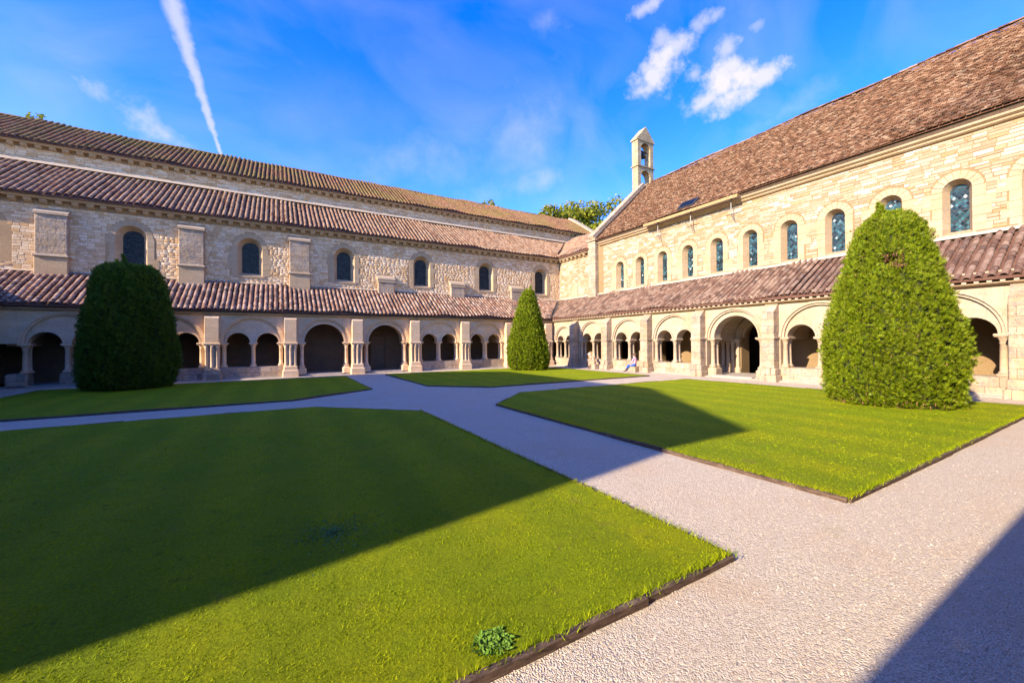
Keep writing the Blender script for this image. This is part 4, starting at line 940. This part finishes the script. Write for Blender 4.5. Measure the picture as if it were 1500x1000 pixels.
# ================================================================== TREES
def thuja(name, label, x, y, prof, nspray, size, mat, seed, hole=None, brown=0, squash=1.0, lobes=()):
    r_ = np.random.default_rng(seed); root = thing(name, label, 'tree', (x, y, LZ), 0, 'clipped evergreens on the cloister lawns')
    zs = np.array([p[0] for p in prof]); rs = np.array([p[1] for p in prof]); zmax = zs[-1]
    ph = r_.uniform(0, 2*PI, 8)
    def surf(th, z):
        r = np.interp(z, zs, rs)
        q = 1+.035*np.sin(3*th+ph[0]+z*.5)+.03*np.sin(7*th+ph[1]-z*1.1)+.03*np.sin(5*th+2.1*z+ph[2])+.025*np.sin(13*th+1.7*z+ph[3])+.02*np.sin(23*th-2.6*z+ph[4])
        if hole:
            dt = np.angle(np.exp(1j*(th-hole[0]))); dz = z-hole[1]; q = q-hole[4]*np.exp(-(dt/hole[2])**2-(dz/hole[3])**2)
        return r*q
    # added dark core: blocks light, its colour stands in for inner shade
    n, mz = 40, 34; V = []; 
    for k in range(mz+1):
        z = zmax*k/mz*.985; th = np.arange(n)*2*PI/n; rr = surf(th, np.full(n, z))*.93-.04
        rr = np.maximum(rr, .02); V.append(np.c_[rr*np.cos(th), rr*np.sin(th), np.full(n, z)])
    V = np.concatenate(V); F = np.array([(k*n+i, k*n+(i+1) % n, (k+1)*n+(i+1) % n, (k+1)*n+i) for k in range(mz) for i in range(n)])
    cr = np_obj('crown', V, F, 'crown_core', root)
    # sprays: small upright fans of scale leaves
    zz = r_.uniform(0, 1, nspray*2); w = np.interp(zz*zmax, zs, rs)/max(rs)+.06; zz = zz[r_.uniform(0, 1, nspray*2) < w][:nspray]*zmax
    n = len(zz); th = r_.uniform(0, 2*PI, n); cl = np.sin(9*th+4*zz+ph[5])*np.sin(3.7*zz+5*th+ph[6])
    e = .02
    R0 = surf(th, zz); dep = np.abs(r_.normal(0, .06, n))*(1+.5*cl); R1 = np.maximum(R0-dep+.12*cl+.08*np.sin(31*th+9*zz)*np.sin(13*zz-17*th)+np.where(r_.uniform(0, 1, n) < .12, r_.uniform(0, .11, n), 0), .01)
    C0 = np.c_[R1*np.cos(th), R1*np.sin(th), zz]
    # upright leaders break the outline near the top
    nl = 11; la = r_.uniform(0, 2*PI, nl); lz = zmax*r_.uniform(.80, .985, nl); lr = np.interp(lz, zs, rs)*r_.uniform(.6, .97, nl); lh = r_.uniform(.2, .55, nl)
    pick = r_.uniform(0, 1, n) < .035; wi = r_.integers(0, nl, n); tq = r_.uniform(0, 1, n); rr_ = .13*(1-tq)*np.sqrt(r_.uniform(0, 1, n)); aa = r_.uniform(0, 2*PI, n)
    L0 = np.c_[lr[wi]*np.cos(la[wi])+rr_*np.cos(aa), lr[wi]*np.sin(la[wi])+rr_*np.sin(aa), lz[wi]+tq*lh[wi]]
    C0 = np.where(pick[:, None], L0, C0)
    slope = (surf(th, np.minimum(zz+e, zmax))-surf(th, np.maximum(zz-e, 0)))/(2*e)
    nr = np.c_[np.cos(th), np.sin(th), -np.clip(slope, -6, 6)]; nr /= np.linalg.norm(nr, axis=1)[:, None]
    up = np.array([0, 0, 1.0])[None]*r_.uniform(.5, 1.2, (n, 1))+nr*r_.uniform(.35, 1.1, (n, 1))+r_.normal(0, .28, (n, 3)); up /= np.linalg.norm(up, axis=1)[:, None]
    side = np.cross(up, nr+r_.normal(0, .55, (n, 3))); side /= np.linalg.norm(side, axis=1)[:, None]+1e-9
    sz = size*r_.uniform(.6, 1.35, n)
    vs = []; fs = []; ofs = 0
    fan = ((-.8, .15, .95), (-.3, .17, 1.3), (.15, .17, 1.45), (.65, .16, 1.05))
    allv = []; 
    for k, (sx, wd, ln) in enumerate(fan):
        d = up*ln+side*sx; d /= np.linalg.norm(d, axis=1)[:, None]; L_ = (sz*ln)[:, None]
        nn = np.cross(d, side); b = np.cross(d, nn)
        a0 = C0+side*(sx*.10*sz)[:, None]; mid = a0+d*L_*.55; tip = a0+d*L_
        ww = (sz*wd*.75)[:, None]
        allv.append(np.stack([a0, mid+b*ww, tip, mid-b*ww], 1))
    A = np.stack(allv, 1).reshape(-1, 3); F = np.arange(len(A)).reshape(-1, 4)
    np_obj('foliage', A, F, mat, cr, 'stuff')
    tk = MB(); tk.tube([(0, 0, -.1), (0.02, 0, .6), (0, .03, zmax*.7)], [.17, .14, .05], 8); mesh_obj('trunk', tk, 'bark', root)
    if brown:
        mb = MB(); th0 = math.atan2(-y, -x)
        for k in range(brown):
            if hole and k < brown*.55: t = hole[0]+jitter(.22)+.1; z = hole[1]+jitter(.22)
            else: t = th0+jitter(1.4); z = random.uniform(.02, .22) if random.random() < .6 else random.uniform(.3, zmax*.8)
            r = float(surf(np.array([t]), np.array([z]))[0])+.02; c = Vector((r*math.cos(t), r*math.sin(t), z))
            d = Vector((math.cos(t)*.6+jitter(.5), math.sin(t)*.6+jitter(.5), jitter(.9))).normalized(); s = d.cross(Vector((0, 0, 1))).normalized()*.012
            mb.add([c-s, c+d*.1, c+s, c-d*.03], [(0, 1, 2), (0, 2, 3)])
        mesh_obj('dead_twigs', mb, 'brown_twig', root, 'stuff')
    return root
BT = (17.2, 4.95)
thuja('thuja_tree', 'broad sunlit conical thuja with a brown gap, beside the dormitory gallery', BT[0], BT[1],
      [(0, 1.42), (.3, 1.53), (1.0, 1.62), (2.05, 1.60), (3.0, 1.43), (3.84, 1.25), (4.5, 1.09), (5.2, .92), (5.65, .76), (5.95, .58), (6.12, .36), (6.2, .05)], 56000, .072, 'thuja_leaf', 3,
      hole=(math.atan2(-BT[1], -BT[0])-.02, 4.45, .2, .15, .42), brown=420)
thuja('thuja_tree', 'slim pointed sunlit thuja in the far corner of the cloister garden', 16.75, 26.0,
      [(0, 1.25), (.2, 1.40), (.9, 1.55), (1.7, 1.46), (2.6, 1.26), (3.6, 1.0), (4.6, .76), (5.4, .54), (5.95, .32), (6.15, .06)], 22000, .12, 'thuja_leaf', 5, brown=120)
thuja('thuja_tree', 'wide blunt dark thuja standing in the shade by the church gallery', -6.35, 26.5,
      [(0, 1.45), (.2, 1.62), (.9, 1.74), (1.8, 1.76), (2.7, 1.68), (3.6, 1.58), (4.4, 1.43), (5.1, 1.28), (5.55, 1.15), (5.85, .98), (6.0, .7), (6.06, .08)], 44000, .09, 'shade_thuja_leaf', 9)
def broadleaf(label, x, y, z0, h, r, n, seed, size=.5):
    q = np.random.default_rng(seed); root = thing('broadleaf_tree', label, 'tree', (x, y, z0))
    tk = MB(); tk.tube([(0, 0, -1), (.2, .1, h*.45), (0, .2, h*.8)], [.45, .33, .12], 8)
    cent = []
    for k in range(22):
        a = q.uniform(0, 2*PI); rr = r*math.sqrt(q.uniform(0, 1))*.85; zz = h*(.42+.5*q.uniform(0, 1))*(1-.25*(rr/r)**2)
        cent.append((rr*math.cos(a), rr*math.sin(a), zz, r*q.uniform(.22, .42)))
        if k < 9: tk.tube([(.1, .05, h*.4), (cent[-1][0]*.6, cent[-1][1]*.6, zz*.9), cent[-1][:3]], [.16, .09, .03], 5)
    mesh_obj('trunk', tk, 'bark', root)
    cs = np.array(cent); i = q.integers(0, len(cs), n); d = q.normal(0, 1, (n, 3)); d /= np.linalg.norm(d, axis=1)[:, None]
    C0 = cs[i, :3]+d*(cs[i, 3]*q.uniform(.55, 1.12, n))[:, None]*np.array([1, 1, .8])
    a = q.normal(0, 1, (n, 3)); a /= np.linalg.norm(a, axis=1)[:, None]; b = np.cross(a, d+q.normal(0, .5, (n, 3))); b /= np.linalg.norm(b, axis=1)[:, None]+1e-9
    s = (size*q.uniform(.5, 1.2, n))[:, None]; V = np.stack([C0-a*s*.6, C0+b*s*.35, C0+a*s*.6, C0-b*s*.35], 1).reshape(-1, 3)
    np_obj('crown', V, np.arange(4*n).reshape(-1, 4), 'oak_leaf', root, 'stuff')
hill = MB(); n = 40; hv = [(30, 120, 9)]; 
for k in range(n): t = 2*PI*k/n; hv.append((30+130*math.cos(t), 120+62*math.sin(t), -.05))
for k in range(n): t = 2*PI*k/n; hv.append((30+70*math.cos(t), 120+36*math.sin(t), 7.5))
hill.add(hv, [(0, 41+k, 41+(k+1) % n) for k in range(n)]+[(1+k, 1+(k+1) % n, 41+(k+1) % n, 41+k) for k in range(n)]); ho = mesh_obj('hill', hill, 'earth'); ho['kind'] = 'structure'
broadleaf('tall rounded tree rising behind the bell gable end of the nave', 52, 62, 0, 34, 8, 9000, 21, .6)
broadleaf('lower bushy tree behind the right end of the nave roof', 44, 61, 0, 29.5, 5, 5000, 22, .6)
broadleaf('leafy tree crown showing beside the dormitory coping', 61, 61, 0, 34, 7.5, 6000, 23, .6)
broadleaf('treetop just clearing the middle of the nave ridge', 32.2, 60, 0, 30.3, 3.2, 1800, 24, .55)
broadleaf('treetop peeping over the western end of the nave ridge', -25.4, 68, 0, 32.0, 3.2, 2200, 25, .6)

# ================================================================== PEOPLE
def person(label, loc, rz, joints, radii, bones, mats, head, hat=None, hair=None):
    root = thing('person', label, 'person', loc, rz)
    me = bpy.data.meshes.new('body'); names = list(joints); me.from_pydata([joints[k] for k in names], [(names.index(a), names.index(b)) for a, b in bones], [])
    ob = bpy.data.objects.new('body', me); COL.objects.link(ob); ob.parent = root
    sk = ob.modifiers.new('skin', 'SKIN'); sk.use_smooth_shade = True
    for i, k in enumerate(names):
        r = radii[k]; sv = me.skin_vertices[0].data[i]; sv.radius = r if isinstance(r, tuple) else (r, r); sv.use_root = (k == 'pelvis')
    su = ob.modifiers.new('sub', 'SUBSURF'); su.levels = su.render_levels = 1
    dg = bpy.context.evaluated_depsgraph_get(); ev = ob.evaluated_get(dg); me2 = bpy.data.meshes.new_from_object(ev)
    ob.modifiers.clear(); ob.data = me2
    for mname in ('skin', mats['top'], mats['legs'], mats['shoes']): me2.materials.append(MAT[mname])
    J = {k: Vector(v) for k, v in joints.items()}
    part_of = {}
    for k in names:
        part_of[k] = 3 if k.startswith(('toe', 'ankle')) else 2 if k.startswith(('pelvis', 'knee', 'hip')) else 0 if k.startswith(('head', 'crown', 'neck', 'nose', 'hand', 'wrist', 'finger', 'thumb')) else 1
    for p in me2.polygons:
        c = p.center; k = min(names, key=lambda q: (J[q]-c).length-(max(radii[q]) if isinstance(radii[q], tuple) else radii[q])*.5); p.material_index = part_of[k]; p.use_smooth = True
    if hat:
        mb = MB(); h = J['crown']; mb.lathe([(.17, -.02), (.17, 0), (.115, .005), (.11, .07), (.07, .10), (.01, .105)], h.x, h.y, 14); mb.v = [(x, y, z+h.z) for x, y, z in mb.v]; mesh_obj('hat', mb, hat, root, smooth=True)
    if hair:
        mb = MB(); h = J['crown']; mb.lathe([(.09, -.13), (.118, -.06), (.115, .02), (.08, .075), (.01, .095)], h.x, h.y+.03, 12); mb.v = [(x, y, z+h.z) for x, y, z in mb.v]; mesh_obj('hair', mb, hair, root, smooth=True)
    return root
def seated(lean, knee_h, seat, reach):
    """faces -y (local); sits at origin, seat height 'seat'"""
    J = {}; R = {}
    J['pelvis'] = (0, 0, seat+.10); R['pelvis'] = (.15, .12)
    J['spine'] = (0, -.10*lean, seat+.33); R['spine'] = (.145, .11)
    J['chest'] = (0, -.26*lean, seat+.52-.05*lean); R['chest'] = (.16, .11)
    J['neck'] = (0, -.36*lean, seat+.66-.10*lean); R['neck'] = .055
    J['head'] = (0, -.42*lean-.02, seat+.76-.12*lean); R['head'] = (.085, .095)
    J['crown'] = (0, -.45*lean-.01, seat+.88-.13*lean); R['crown'] = (.08, .09)
    J['nose'] = (0, -.45*lean-.12, seat+.77-.13*lean); R['nose'] = .02
    B = [('pelvis', 'spine'), ('spine', 'chest'), ('chest', 'neck'), ('neck', 'head'), ('head', 'crown'), ('head', 'nose')]
    for s, n in ((-1, 'l'), (1, 'r')):
        J['hip'+n] = (.10*s, -.05, seat+.08); R['hip'+n] = .09
        J['knee'+n] = (.13*s, -.46, knee_h); R['knee'+n] = .068
        J['ankle'+n] = (.12*s, -.46-reach, .10); R['ankle'+n] = .045
        J['toe'+n] = (.13*s, -.64-reach, .045); R['toe'+n] = (.045, .035)
        B += [('pelvis', 'hip'+n), ('hip'+n, 'knee'+n), ('knee'+n, 'ankle'+n), ('ankle'+n, 'toe'+n)]
        c = J['chest']; J['shoulder'+n] = (.19*s, c[1], c[2]+.06); R['shoulder'+n] = .06
        J['elbow'+n] = (.24*s, c[1]-.12, c[2]-.22); R['elbow'+n] = .045
        J['wrist'+n] = (.14*s, -.38, knee_h+.10); R['wrist'+n] = .03
        J['hand'+n] = (.13*s, -.45, knee_h+.085); R['hand'+n] = (.04, .02)
        B += [('chest', 'shoulder'+n), ('shoulder'+n, 'elbow'+n), ('elbow'+n, 'wrist'+n), ('wrist'+n, 'hand'+n)]
        for f in range(4):
            J['finger%d%s' % (f, n)] = ((.13+(f-1.5)*.02)*s, -.52+abs(f-1.4)*.008, knee_h+.055); R['finger%d%s' % (f, n)] = .009; B.append(('hand'+n, 'finger%d%s' % (f, n)))
        J['thumb'+n] = (.085*s, -.47, knee_h+.07); R['thumb'+n] = .010; B.append(('hand'+n, 'thumb'+n))
    return J, R, B
J, R_, B_ = seated(.15, .50, .40, .22)
person('seated visitor in blue trousers and pink top resting beside a gallery buttress', (21.55, 19.66, 0), rad(198), J, R_, B_, dict(top='pink_cloth', legs='blue_cloth', shoes='dark_shoe'), None, None, 'dark_hair')
st = MB(); st.bbox(-.3, .3, -.2, .25, -.02, .40, .04); tag(mesh_obj('stone_block', st, 'weathered_stone'), 'low stone block under the visitor in blue trousers', 'block').location = (21.6, 19.7, 0)
J, R_, B_ = seated(1.1, .48, .42, .05)
person('seated visitor in beige clothes and white hat leaning forward by a gallery buttress', (21.55, 23.75, 0), rad(200), J, R_, B_, dict(top='beige_cloth', legs='beige_cloth', shoes='dark_shoe'), None, 'white_cloth')
st = MB(); st.bbox(-.3, .3, -.2, .25, -.02, .42, .04); tag(mesh_obj('stone_block', st, 'weathered_stone'), 'low stone block under the visitor in the white hat', 'block').location = (21.6, 23.8, 0)
